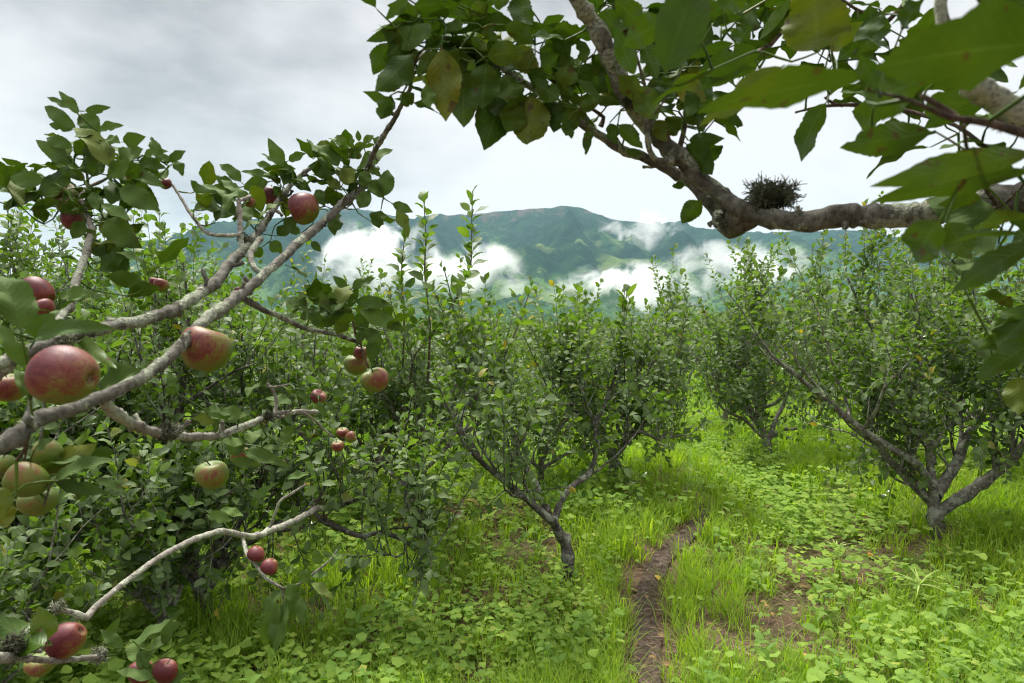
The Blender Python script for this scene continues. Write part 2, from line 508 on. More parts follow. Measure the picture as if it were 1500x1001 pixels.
def apple_mat():
    m, N, L = mat('apple_skin')
    tc = N.new('ShaderNodeTexCoord'); oi = N.new('ShaderNodeObjectInfo')
    v = tc.outputs['Object']
    sep = N.new('ShaderNodeSeparateXYZ'); L(v, sep.inputs[0])
    nn = noise(N, L, v, 2.2, 3)
    # streaks run from stem to calyx: noise in (angle) stretched along z
    mp = N.new('ShaderNodeMapping'); mp.inputs['Scale'].default_value = (11, 11, 1.3); L(v, mp.inputs[0])
    ns = noise(N, L, mp.outputs[0], 1.6, 4, .6)
    blush = mathn(N, L, 'ADD', mathn(N, L, 'MULTIPLY', sep.outputs['X'], .42), mathn(N, L, 'MULTIPLY', sep.outputs['Z'], .10))
    b = mathn(N, L, 'ADD', blush, mathn(N, L, 'MULTIPLY', mathn(N, L, 'SUBTRACT', nn.outputs[0], .5), .9))
    b = mathn(N, L, 'ADD', b, mathn(N, L, 'MULTIPLY', mathn(N, L, 'SUBTRACT', ns.outputs[0], .5), 1.1))
    b = mathn(N, L, 'ADD', b, mathn(N, L, 'MULTIPLY_ADD', oi.outputs['Alpha'], 1.5, -.42))     # per-apple ripeness
    r = ramp(N, [(.18, (.115, .17, .016)), (.40, (.19, .17, .024)), (.55, (.20, .070, .026)), (.78, (.165, .024, .022)), (.95, (.10, .010, .014))])
    L(b, r.inputs[0])
    vor = N.new('ShaderNodeTexVoronoi'); vor.inputs['Scale'].default_value = 13; L(v, vor.inputs['Vector'])
    dot = mathn(N, L, 'LESS_THAN', vor.outputs['Distance'], .11)
    c = mixc(N, L, mathn(N, L, 'MULTIPLY', dot, .45), r.outputs[0], (.48, .38, .22))
    nb = noise(N, L, v, 30, 3)
    c = mixc(N, L, .25, c, mixc(N, L, nb.outputs[0], (.3, .3, .3), (1, 1, 1)), 'MULTIPLY')
    vs = N.new('ShaderNodeTexVoronoi'); vs.inputs['Scale'].default_value = 2.1; vs.inputs['Randomness'].default_value = 1; L(v, vs.inputs['Vector'])
    scab = mathn(N, L, 'LESS_THAN', mathn(N, L, 'ADD', vs.outputs['Distance'], mathn(N, L, 'MULTIPLY', nb.outputs[0], .16)), .17)
    c = mixc(N, L, mathn(N, L, 'MULTIPLY', scab, .6), c, (.075, .045, .02))
    # russet round the two ends
    az = mathn(N, L, 'ADD', mathn(N, L, 'ABSOLUTE', sep.outputs['Z']), mathn(N, L, 'MULTIPLY', nb.outputs[0], .12))
    rad = mathn(N, L, 'SQRT', mathn(N, L, 'ADD', mathn(N, L, 'POWER', sep.outputs['X'], 2), mathn(N, L, 'POWER', sep.outputs['Y'], 2)))
    rus = mathn(N, L, 'LESS_THAN', mathn(N, L, 'ADD', rad, mathn(N, L, 'MULTIPLY', nb.outputs[0], .3)), .30)
    c = mixc(N, L, mathn(N, L, 'MULTIPLY', rus, .75), c, (.16, .12, .05))
    p = N.new('ShaderNodeBsdfPrincipled'); L(c, p.inputs['Base Color'])
    rr = N.new('ShaderNodeMapRange'); rr.inputs['To Min'].default_value = .38; rr.inputs['To Max'].default_value = .62
    L(nb.outputs[0], rr.inputs[0]); L(rr.outputs[0], p.inputs['Roughness'])
    p.inputs['Specular IOR Level'].default_value = .38
    p.inputs['Subsurface Weight'].default_value = .05
    p.inputs['Subsurface Radius'].default_value = (.01, .006, .003)
    bb = N.new('ShaderNodeBump'); bb.inputs['Strength'].default_value = .12; bb.inputs['Distance'].default_value = .01
    L(nb.outputs[0], bb.inputs['Height']); L(bb.outputs[0], p.inputs['Normal'])
    o = N.new('ShaderNodeOutputMaterial'); L(p.outputs[0], o.inputs[0])
    return m


M['apple'] = apple_mat()


def ground_mat():
    m, N, L = mat('orchard_soil')
    geo = N.new('ShaderNodeNewGeometry'); v = geo.outputs['Position']
    n1 = noise(N, L, v, 1.1, 5, .6); n2 = noise(N, L, v, 38, 5, .7); n3 = noise(N, L, v, 130, 3, .6)
    soil = ramp(N, [(.3, (.055, .034, .022)), (.55, (.12, .078, .05)), (.75, (.20, .14, .09))]); L(n2.outputs[0], soil.inputs[0])
    gr = ramp(N, [(.3, (.045, .095, .012)), (.7, (.13, .22, .03))]); L(n3.outputs[0], gr.inputs[0])
    sep = N.new('ShaderNodeSeparateXYZ'); L(v, sep.inputs[0])
    far = N.new('ShaderNodeMapRange'); far.inputs['From Min'].default_value = 4; far.inputs['From Max'].default_value = 14
    far.inputs['To Min'].default_value = -.12; far.inputs['To Max'].default_value = .7
    L(sep.outputs['Y'], far.inputs[0])
    f = mathn(N, L, 'ADD', n1.outputs[0], far.outputs[0])
    fr = ramp(N, [(.42, (0, 0, 0)), (.58, (1, 1, 1))]); L(f, fr.inputs[0])
    c = mixc(N, L, fr.outputs[0], soil.outputs[0], gr.outputs[0])
    p = N.new('ShaderNodeBsdfPrincipled'); L(c, p.inputs['Base Color']); p.inputs['Roughness'].default_value = .95
    p.inputs['Specular IOR Level'].default_value = .1
    b = N.new('ShaderNodeBump'); b.inputs['Strength'].default_value = .8; b.inputs['Distance'].default_value = .02
    L(n2.outputs[0], b.inputs['Height']); L(b.outputs[0], p.inputs['Normal'])
    o = N.new('ShaderNodeOutputMaterial'); L(p.outputs[0], o.inputs[0])
    return m


def path_mat():
    m, N, L = mat('trodden_earth')
    geo = N.new('ShaderNodeNewGeometry'); v = geo.outputs['Position']
    n2 = noise(N, L, v, 26, 6, .7); n3 = noise(N, L, v, 210, 3, .6)
    c = ramp(N, [(.3, (.050, .036, .027)), (.5, (.105, .078, .060)), (.72, (.21, .165, .13))]); L(n2.outputs[0], c.inputs[0])
    d = ramp(N, [(.35, (.45, .45, .45)), (.6, (1.1, 1.1, 1.1))]); L(n3.outputs[0], d.inputs[0])
    cc = mixc(N, L, .9, c.outputs[0], d.outputs[0], 'MULTIPLY')
    p = N.new('ShaderNodeBsdfPrincipled'); L(cc, p.inputs['Base Color']); p.inputs['Roughness'].default_value = .95
    p.inputs['Specular IOR Level'].default_value = .1
    b = N.new('ShaderNodeBump'); b.inputs['Strength'].default_value = 1; b.inputs['Distance'].default_value = .012
    L(mathn(N, L, 'ADD', n2.outputs[0], n3.outputs[0]), b.inputs['Height']); L(b.outputs[0], p.inputs['Normal'])
    o = N.new('ShaderNodeOutputMaterial'); L(p.outputs[0], o.inputs[0])
    return m


def mountain_mat():
    m, N, L = mat('forest_slopes')
    geo = N.new('ShaderNodeNewGeometry'); v = geo.outputs['Position']
    sep = N.new('ShaderNodeSeparateXYZ'); L(v, sep.inputs[0])
    n1 = noise(N, L, v, .0011, 5, .6, .3); n2 = noise(N, L, v, .008, 5, .7); n3 = noise(N, L, v, .03, 4, .7)
    base = ramp(N, [(.3, (.005, .020, .013)), (.5, (.011, .036, .021)), (.72, (.030, .072, .030))]); L(n2.outputs[0], base.inputs[0])
    # cultivated plots low on the slope
    vor = N.new('ShaderNodeTexVoronoi'); vor.inputs['Scale'].default_value = .0065; L(v, vor.inputs['Vector'])
    plot = ramp(N, [(0, (.025, .07, .025)), (.35, (.06, .125, .038)), (.7, (.11, .19, .055)), (1, (.16, .19, .075))]); 
    ps = N.new('ShaderNodeSeparateXYZ'); L(vor.outputs['Color'], ps.inputs[0]); L(ps.outputs[0], plot.inputs[0])
    low = N.new('ShaderNodeMapRange'); low.inputs['From Min'].default_value = 520; low.inputs['From Max'].default_value = -150
    low.inputs['To Min'].default_value = -.14; low.inputs['To Max'].default_value = .20
    L(sep.outputs['Z'], low.inputs[0])
    f = mathn(N, L, 'ADD', n1.outputs[0], low.outputs[0])
    fr = ramp(N, [(.50, (0, 0, 0)), (.60, (1, 1, 1))]); L(f, fr.inputs[0])
    fx = mathn(N, L, 'MULTIPLY', fr.outputs[0], mathn(N, L, 'ADD', mathn(N, L, 'GREATER_THAN', n2.outputs[0], .45), .3))
    c = mixc(N, L, mathn(N, L, 'MINIMUM', fx, .9), base.outputs[0], plot.outputs[0])
    # reddish eroded scars under the crest
    hi = N.new('ShaderNodeMapRange'); hi.inputs['From Min'].default_value = 380; hi.inputs['From Max'].default_value = 700
    hi.inputs['To Min'].default_value = -.30; hi.inputs['To Max'].default_value = .04
    L(sep.outputs['Z'], hi.inputs[0])
    mp = N.new('ShaderNodeMapping'); mp.inputs['Scale'].default_value = (1.6, .5, .8); L(v, mp.inputs[0])
    n5 = noise(N, L, mp.outputs[0], .004, 6, .7, .5)
    sc = ramp(N, [(.54, (0, 0, 0)), (.60, (1, 1, 1))]); L(mathn(N, L, 'ADD', n5.outputs[0], hi.outputs[0]), sc.inputs[0])
    c = mixc(N, L, mathn(N, L, 'MULTIPLY', sc.outputs[0], .6), c, (.125, .085, .07))
    # tiny pale specks of a hill village
    n6 = noise(N, L, v, .045, 1)
    p = N.new('ShaderNodeBsdfPrincipled'); L(c, p.inputs['Base Color']); p.inputs['Roughness'].default_value = 1
    p.inputs['Specular IOR Level'].default_value = 0
    b = N.new('ShaderNodeBump'); b.inputs['Strength'].default_value = 1; b.inputs['Distance'].default_value = 45
    L(mathn(N, L, 'ADD', n2.outputs[0], mathn(N, L, 'MULTIPLY', n3.outputs[0], .5)), b.inputs['Height']); L(b.outputs[0], p.inputs['Normal'])
    o = N.new('ShaderNodeOutputMaterial'); L(p.outputs[0], o.inputs[0])
    return m


# ------------------------------------------------------------------ setting: ground, path, mountain, haze, clouds
def build_ground():
    mb = MB()
    rad = np.concatenate([np.linspace(0.02, 14, 150), np.geomspace(14.3, 9000, 110)])
    ang = np.radians(np.concatenate([np.linspace(-180, -50, 40, endpoint=False), np.linspace(-50, 50, 190, endpoint=False), np.linspace(50, 180, 41)]))
    rr, aa = np.meshgrid(rad, ang, indexing='ij')
    x = rr * np.sin(aa); y = rr * np.cos(aa)
    yy = np.where(y < 0, 0, y)
    z = gz(x, yy)
    V = np.stack([x, y, z], -1)
    nr, na = rr.shape
    i, j = np.meshgrid(np.arange(nr - 1), np.arange(na - 1), indexing='ij')
    F = np.stack([i * na + j, i * na + j + 1, (i + 1) * na + j + 1, (i + 1) * na + j], -1).reshape(-1, 4)[:, ::-1]
    mb.add(V, F)
    o = mb.build('ground', ground_mat())
    tag(o, 'sloping orchard ground of brown soil under grass and weeds', None, None, 'structure')


PATHPX = [(968, 1100), (962, 1040), (952, 1000), (946, 950), (944, 900), (950, 860), (968, 822), (992, 798), (1016, 780), (1030, 762), (1028, 745), (1008, 728), (990, 712), (975, 696), (965, 680), (966, 662), (985, 645)]
PATH = np.array([hit(*p)[0] for p in PATHPX])


def path_dist(x, y):
    d = np.full(np.shape(x), 9e9)
    for a, b in zip(PATH[:-1, :2], PATH[1:, :2]):
        ab = b - a; t = np.clip(((x - a[0]) * ab[0] + (y - a[1]) * ab[1]) / (ab @ ab), 0, 1)
        d = np.minimum(d, np.hypot(x - a[0] - t * ab[0], y - a[1] - t * ab[1]))
    return d


def build_path():
    P, _ = smooth_path(PATH, np.ones(len(PATH)), .05)
    T = norm(np.gradient(P[:, :2], axis=0)); S = np.stack([T[:, 1], -T[:, 0]], -1)
    n = len(P); c = 7
    w = .056 + .05 * (vnoise(np.arange(n) * .18, 0 * np.arange(n), 5) - .5)
    rows = []
    for k in np.linspace(-1, 1, c):
        ww = w * (1 + .35 * (vnoise(np.arange(n) * .5, k * 9 + 0 * np.arange(n), 8) - .5))
        q = P[:, :2] + S * (k * ww)[:, None]
        z = gz(q[:, 0], q[:, 1]) + .012 - .016 * (1 - k * k) * 0 + .004
        rows.append(np.column_stack([q, z]))
    V = np.stack(rows, 1)
    i, j = np.meshgrid(np.arange(n - 1), np.arange(c - 1), indexing='ij')
    F = np.stack([i * c + j, i * c + j + 1, (i + 1) * c + j + 1, (i + 1) * c + j], -1).reshape(-1, 4)
    mb = MB(); mb.add(V, F)
    tag(mb.build('path', path_mat()), 'narrow trodden dirt path winding through the grass', None, None, 'structure')


RX = np.array([-400, 0, 200, 330, 400, 450, 500, 560, 610, 640, 700, 760, 800, 848, 890, 930, 1000, 1060, 1130, 1180, 1300, 1500, 1900])
RY = np.array([430, 430, 415, 340, 322, 318, 305, 314, 324, 321, 315, 308, 308, 305, 320, 328, 332, 345, 341, 338, 350, 340, 360])
YR = 6500.


def mtn(x, y):
    x = np.asarray(x, float); y = np.asarray(y, float)
    px = 750 + x / YR * 1000
    ridge = (430 - np.interp(px, RX, RY)) / 1000 * YR + CAMZ
    ridge = ridge + (fbm(x / 160, 0 * x + 3, 21) - .5) * 36
    t = np.clip((y - 2500) / (YR - 2500), 0, 1)
    prof = -330 + (ridge + 330) * (t ** 1.05)
    back = ridge - (y - YR) * .3
    sp = 1 - np.abs(2 * fbm(x / 900 + .3 * fbm(x / 700, y / 700, 5), y / 2600, 31, 4) - 1)
    sp2 = 1 - np.abs(2 * fbm(x / 330, y / 700, 41, 4) - 1)
    env = np.sin(np.pi * np.clip(t, 0, 1)) ** .8
    h = np.where(y <= YR, prof, back) + env * (sp - .7) * 540 + env * (sp2 - .7) * 230
    h = h + (fbm(x / 120, y / 160, 55, 5) - .5) * 110 * env ** .6
    return h


def build_mountain():
    xs = np.linspace(-7500, 7500, 620); ys = np.concatenate([np.linspace(2500, 6500, 210), np.linspace(6530, 8600, 30)])
    X, Y = np.meshgrid(xs, ys, indexing='ij'); Z = mtn(X, Y)
    edge = np.clip((Y - 2500) / 300, 0, 1); Z = Z * edge + (-640) * (1 - edge)
    V = np.stack([X, Y, Z], -1); nx, ny = X.shape
    i, j = np.meshgrid(np.arange(nx - 1), np.arange(ny - 1), indexing='ij')
    F = np.stack([i * ny + j, (i + 1) * ny + j, (i + 1) * ny + j + 1, i * ny + j + 1], -1).reshape(-1, 4)
    mb = MB(); mb.add(V, F)
    tag(mb.build('mountain', mountain_mat()), 'long forested mountain with green fields on its lower slopes', None, None, 'structure')


def build_haze():
    bx0, bx1, by0, by1, bz0, bz1 = -9300, 9300, -9300, 9300, -700, 1150
    V = np.array([[x, y, z] for z in (bz0, bz1) for y in (by0, by1) for x in (bx0, bx1)], float)
    F = [[0, 2, 3, 1], [4, 5, 7, 6], [0, 1, 5, 4], [2, 6, 7, 3], [0, 4, 6, 2], [1, 3, 7, 5]]
    m, N, L = mat('haze')
    p = N.new('ShaderNodeVolumePrincipled')
    p.inputs['Density'].default_value = 3.9e-5
    p.inputs['Color'].default_value = (.50, .75, .97, 1)
    p.inputs['Anisotropy'].default_value = 0.0
    o = N.new('ShaderNodeOutputMaterial'); L(p.outputs[0], o.inputs['Volume'])
    mb = MB(); mb.add(V, F)
    tag(mb.build('haze', m, smooth=False), 'thin bluish haze in the air', None, None, 'stuff')


def cloud_mat(i, dens, thr):
    m, N, L = mat('cloud_vapour')
    tc = N.new('ShaderNodeTexCoord'); v = tc.outputs['Object']
    ln = N.new('ShaderNodeVectorMath'); ln.operation = 'LENGTH'; L(v, ln.inputs[0])
    geo = N.new('ShaderNodeNewGeometry')
    n = noise(N, L, geo.outputs['Position'], .0058, 8, .66, .5)
    d = mathn(N, L, 'SUBTRACT', 1.0, ln.outputs['Value'])
    s = mathn(N, L, 'ADD', mathn(N, L, 'MULTIPLY', d, 1.0), mathn(N, L, 'MULTIPLY', mathn(N, L, 'SUBTRACT', n.outputs[0], .5), 6.2))
    s = mathn(N, L, 'SUBTRACT', s, thr + .22)
    s = mathn(N, L, 'MULTIPLY', mathn(N, L, 'MAXIMUM', mathn(N, L, 'MINIMUM', s, .4), 0), mathn(N, L, 'MINIMUM', mathn(N, L, 'MULTIPLY', mathn(N, L, 'MAXIMUM', d, 0), 4), 1))
    s = mathn(N, L, 'MULTIPLY', s, dens * .5)
    p = N.new('ShaderNodeVolumePrincipled'); L(s, p.inputs['Density'])
    p.inputs['Color'].default_value = (1, 1, 1, 1); p.inputs['Anisotropy'].default_value = .2
    o = N.new('ShaderNodeOutputMaterial'); L(p.outputs[0], o.inputs['Volume'])
    return m


def build_clouds():
    data = [  # px, py, half-width px, half-height px, density, threshold, label
        (555, 385, 88, 66, .05, .18, 'largest white cloud bank piled against the left end of the mountain'),
        (680, 394, 84, 38, .05, .06, 'white cloud drifting off the right side of the biggest cloud bank'),
        (758, 425, 34, 26, .03, .22, 'smallest wisp of cloud above the middle treetops'),
        (938, 338, 58, 30, .025, .25, 'thin ragged cloud lying on the mountain ridge under the overhanging twig'),
        (925, 434, 115, 46, .06, .02, 'long low white cloud over the treetops in the valley centre'),
        (1045, 392, 70, 36, .03, .16, 'faint torn cloud below the mossy branch fork'),
        (1125, 400, 70, 42, .04, .18, 'white cloud behind the top of the tree on the right slope'),
    ]
    import bmesh
    for i, (px, py, hw, hh, de, th, lab) in enumerate(data):
        D = 3000.
        while D < 6400:
            p = at(px, py + hh * .2, D)
            if p[2] < mtn(p[0], p[1]): break
            D += 20
        rad = hw / 1000 * D
        D -= min(rad * .75, 260)
        c = at(px, py, D)
        bm = bmesh.new(); bmesh.ops.create_icosphere(bm, subdivisions=4, radius=1.0)
        me = bpy.data.meshes.new('cloud'); bm.to_mesh(me); bm.free()
        me.materials.append(cloud_mat(i, de, th))
        o = bpy.data.objects.new('cloud', me); SC.collection.objects.link(o)
        o.location = tuple(c); o.scale = (hw * 1.15 / 1000 * D, min(rad * .7, 240), hh * 1.2 / 1000 * D)
        tag(o, lab, 'cloud', 'clouds hanging on the mountain', 'thing')


# ------------------------------------------------------------------ apple trees of the orchard
def rotz(v, a):
    c, s = math.cos(a), math.sin(a)
    return np.array([v[0] * c - v[1] * s, v[0] * s + v[1] * c, v[2]])


class Crown:
    """gathers leaf placements"""

    def __init__(s): s.P = []; s.T = []; s.N = []; s.L = []

    def shoot(s, rs, P, leafL=.075, gap=.022, start=.22, dens=1.0, ang=(.7, 1.25)):
        """leaves alternate along a polyline"""
        seg = np.linalg.norm(np.diff(P, axis=0), axis=1); cum = np.concatenate([[0], np.cumsum(seg)]); tot = cum[-1]
        k = max(2, int(tot / gap * dens)); az = rs.uniform(0, 6.28)
        for q in range(k):
            d = tot * (start + (1 - start) * (q + rs.rand() * .6) / k)
            d = min(d, tot * .999)
            i = np.searchsorted(cum, d) - 1; i = max(0, min(i, len(seg) - 1))
            p = P[i] + (P[i + 1] - P[i]) * (d - cum[i]) / seg[i]
            ax = (P[i + 1] - P[i]) / seg[i]
            az += 2.4 + rs.uniform(-.4, .4)
            ref = np.array([1., 0, 0]) if abs(ax[0]) < .8 else np.array([0, 1., 0])
            e1 = np.cross(ax, ref); e1 /= np.linalg.norm(e1); e2 = np.cross(ax, e1)
            out = e1 * math.cos(az) + e2 * math.sin(az)
            a = rs.uniform(*ang) if q < k - 2 else rs.uniform(.2, .6)
            t = ax * math.cos(a) + out * math.sin(a)
            t = t + np.array([0, 0, -.18]) * rs.rand()
            n = ax * math.sin(a) - out * math.cos(a) + rs.normal(0, .55, 3) + np.array([0, 0, .30])
            s.P.append(p); s.T.append(t); s.N.append(n); s.L.append(leafL * rs.uniform(.62, 1.18) * (1 - .25 * d / tot))


def grow(rs, start, dirv, length, r0, bendup=.5, n=7, wob=.12):
    P = [np.array(start, float)]; d = norm(np.array(dirv, float)); st = length / n
    for i in range(n):
        d = norm(d + rs.normal(0, wob, 3) + np.array([0, 0, bendup / n]))
        P.append(P[-1] + d * st)
    R = np.linspace(r0, r0 * .42, n + 1)
    return np.array(P), R


def branch_out(rs, wood, crown, P, R, lvl, scale=1.0, leafL=.075, gap=.022, topz=None, frm=.2, sides=5, nsub=5, shootlen=(.30, .74)):
    """sub-branches and upright shoots along a limb"""
    n = len(P)
    tot = np.linalg.norm(np.diff(P, axis=0), axis=1).sum()
    for q in range(nsub):
        f = frm + (1 - frm) * (q + rs.rand()) / nsub
        i = min(n - 2, int(f * (n - 1))); p = P[i]; ax = norm(P[i + 1] - P[i])
        out = rs.normal(0, 1, 3); out = norm(out - ax * (out @ ax))
        if lvl > 0:
            d = norm(ax * .45 + out * .8 + np.array([0, 0, .30]))
            ln = tot * rs.uniform(.32, .55) * (1.1 - .4 * f)
            r = max(.003, R[i] * .55)
            Q, RQ = grow(rs, p, d, ln, r, .8, 6, .2)
            tube(wood, Q, RQ, sides, .07, .12, rs)
            branch_out(rs, wood, crown, Q, RQ, lvl - 1, scale, leafL, gap, topz, .15, 4, max(3, nsub - 1), shootlen)
        ln = rs.uniform(*shootlen) * scale
        if lvl == 0 and rs.rand() < .22:   # drooping leafy spray
            Q, RQ = grow(rs, p, norm(out * .8 + ax * .4 + np.array([0, 0, -.5])), ln * .7, .004, -.5, 5, .12)
            tube(wood, Q, RQ, 4, .09, 0, rs, cap=False); crown.shoot(rs, Q, leafL, gap)
        if topz is not None:
            room = topz - p[2]
            ln = min(ln, max(.12, room * rs.uniform(.7, 1.1)))
        if rs.rand() < .72:
            d = norm(np.array([0, 0, 1.0]) + out * rs.uniform(.1, .6))
        else:
            d = norm(ax * .3 + out + np.array([0, 0, -.05]))
            ln *= .6
        Q, RQ = grow(rs, p, d, ln, .0042, .3, 5, .09)
        tube(wood, Q, RQ * np.linspace(1, .6, len(RQ)), 4, .09, 0, rs, cap=False)
        crown.shoot(rs, Q, leafL, gap)
    # end shoot
    Q, RQ = grow(rs, P[-1], norm(P[-1] - P[-2]) + np.array([0, 0, .5]), rs.uniform(*shootlen) * scale * .9, R[-1] * .8, .4, 5, .09)
    tube(wood, Q, RQ, 4, .09, 0, rs, cap=False)
    crown.shoot(rs, Q, leafL, gap)


def orchard_tree(rs, leafL=.075, gap=.022, nu=4, nc=3, height=2.2, spread=1.0, nl=5, sub=5, lvl=1):
    wood = MB(); crown = Crown()
    th = rs.uniform(.3, .55); lean = rs.normal(0, .12, 2)
    r = rs.uniform(.036, .050)
    T = np.array([[0, 0, -.08], [lean[0] * .3, lean[1] * .3, th * .5], [lean[0], lean[1], th]])
    tube(wood, T, [r * 1.25, r, r * .9], 9, .05, .2, rs)
    a0 = rs.uniform(0, 6.28)
    for k in range(nl):
        a = a0 + k * 6.28 / nl + rs.uniform(-.35, .35); el = rs.uniform(.35, 1.15)
        d = np.array([math.cos(a) * math.cos(el), math.sin(a) * math.cos(el), math.sin(el)])
        P, R = grow(rs, T[-1] - [0, 0, rs.uniform(0, .1)], d, rs.uniform(.8, 1.35) * spread, r * .55, .7, 8, .16)
        tube(wood, P, R, 7, .05, .18, rs)
        branch_out(rs, wood, crown, P, R, lvl, 1.0, leafL, gap, height, .2, 5, sub)
    # a centre leader fills the middle
    P, R = grow(rs, T[-1], np.array([rs.normal(0, .2), rs.normal(0, .2), 1]), height * .5, r * .4, .2, 7, .12)
    tube(wood, P, R, 6, .06, .15, rs)
    branch_out(rs, wood, crown, P, R, lvl, 1.0, leafL, gap, height, .25, 5, max(2, sub - 2))
    fol = MB()
    K = len(crown.P); L = np.array(crown.L)
    leaf_batch(fol, crown.P, crown.T, crown.N, L, L * rs.uniform(.42, .58, K), rs.uniform(.2, 1.5, K), rs.uniform(.2, .9, K), nu, nc, rs=rs, wave=.15)
    return wood, fol, K


FAR_TREES = []


def build_variants():
    vs = []
    for k in range(6):
        rs = np.random.RandomState(100 + k)
        w, f, K = orchard_tree(rs, .092, .025, 4, 3, 2.3, 1.15, 5, 5, 1)
        vs.append((w, f, 'leaf_mid')); print('variant leaves', K)
    fs = []
    for k in range(5):
        rs = np.random.RandomState(200 + k)
        w, f, K = orchard_tree(rs, .100, .029, 3, 3, 2.25, 1.12, 5, 5, 1)
        fs.append((w, f, 'leaf_far'))
    w, f, K = orchard_tree(np.random.RandomState(311), .165, .040, 5, 3, 2.3, 1.2, 6, 5, 1)
    fs.append((w, f, 'leaf_mid'))
    return vs, fs


def first_tree(v, kind):
    root = empty('apple_tree', (0, 0, 0))
    t = v[0].build('trunk', M['bark_mid'], root)
    c = v[1].build('crown', M[v[2]], root)
    return root, [t, c]


def put(proto, x, y, rz, s, label, group, used):
    root, kids = proto
    if not used:
        o = root
    else:
        o = root.copy(); SC.collection.objects.link(o)
        for c in kids:
            k = c.copy(); SC.collection.objects.link(k); k.parent = o
    o.location = (x, y, float(gz(x, y)) - .02)
    o.rotation_euler = (0, 0, rz)
    o.scale = (s, s, s)
    tag(o, label, 'apple tree', group)
    return o


# ------------------------------------------------------------------ traced trees in the middle distance
def pl(pts, d0, d1=None, r0=.03, r1=.01):
    """polyline of photo pixels; depth runs from d0 to d1"""
    n = len(pts)
    d1 = d0 if d1 is None else d1
    return np.array([at(p[0], p[1], p[2] if len(p) > 2 else d0 + (d1 - d0) * i / (n - 1)) for i, p in enumerate(pts)]), np.linspace(r0, r1, n)


def traced_tree(seed, basepx, trunk, limbs, label, extra=2, height=2.25, leafL=.092, gap=.027, sub=5, twigs=(), nfr=.4, group='apple trees in the orchard rows', lvl=1, spread=1.0, barkm='bark_mid'):
    rs = np.random.RandomState(seed)
    b, d = hit(*basepx)
    root = empty('apple_tree', b)
    crown = Crown()
    tw = MB(); P, R = pl([basepx[:2]] + trunk[0], d, trunk[1], trunk[2], trunk[3]); P[0][2] -= .06
    tube(tw, P, R, 10, .03, .22, rs)
    tw.build('trunk', M[barkm], root, b)
    top = P[-1]
    for pts, d0, d1, r0, r1 in limbs:
        lw = MB(); Q, RQ = pl(pts, d0 or d, d1 or d, r0, r1)
        tube(lw, Q, RQ, 8, .035, .2, rs)
        Qs, RS = smooth_path(Q, RQ, .1)
        branch_out(rs, lw, crown, Qs, RS, lvl, 1.0, leafL, gap, height + b[2], nfr, 5, sub, (.32, .72))
        lw.build('branch', M[barkm], root, b)
    for k in range(extra):
        lw = MB(); a = rs.uniform(0, 6.28); el = rs.uniform(.5, 1.1)
        if math.sin(a) < 0: a = -a
        dd = np.array([math.cos(a) * math.cos(el), math.sin(a) * math.cos(el), math.sin(el)])
        Q, RQ = grow(rs, top, dd, rs.uniform(.8, 1.2) * spread, .022, .6, 8, .15)
        tube(lw, Q, RQ, 7, .05, .18, rs)
        branch_out(rs, lw, crown, Q, RQ, lvl, 1.0, leafL, gap, height + b[2], .15, 5, sub)
        lw.build('branch', M[barkm], root, b)
    for pts, d0, d1, dens in twigs:
        lw = MB(); Q, RQ = pl(pts, d0, d1, .008, .003)
        tube(lw, Q, RQ, 6, .05, .1, rs)
        Qs, RS = smooth_path(Q, RQ, .05)
        crown.shoot(rs, Qs, leafL * 1.6, gap * 1.15, .25, dens, (.7, 1.1))
        lw.build('twig', M['twig'], root, b)
    fol = MB(); K = len(crown.P); L = np.array(crown.L)
    leaf_batch(fol, crown.P, crown.T, crown.N, L, L * rs.uniform(.42, .56, K), rs.uniform(.2, 1.6, K), rs.uniform(.2, .9, K), 5, 3, rs=rs, wave=.15, bites=.12, k=.82, pw=.85)
    fol.build('crown', M['leaf_mid'], root, b)
    tag(root, label, 'apple tree', group)
    return root, b, d


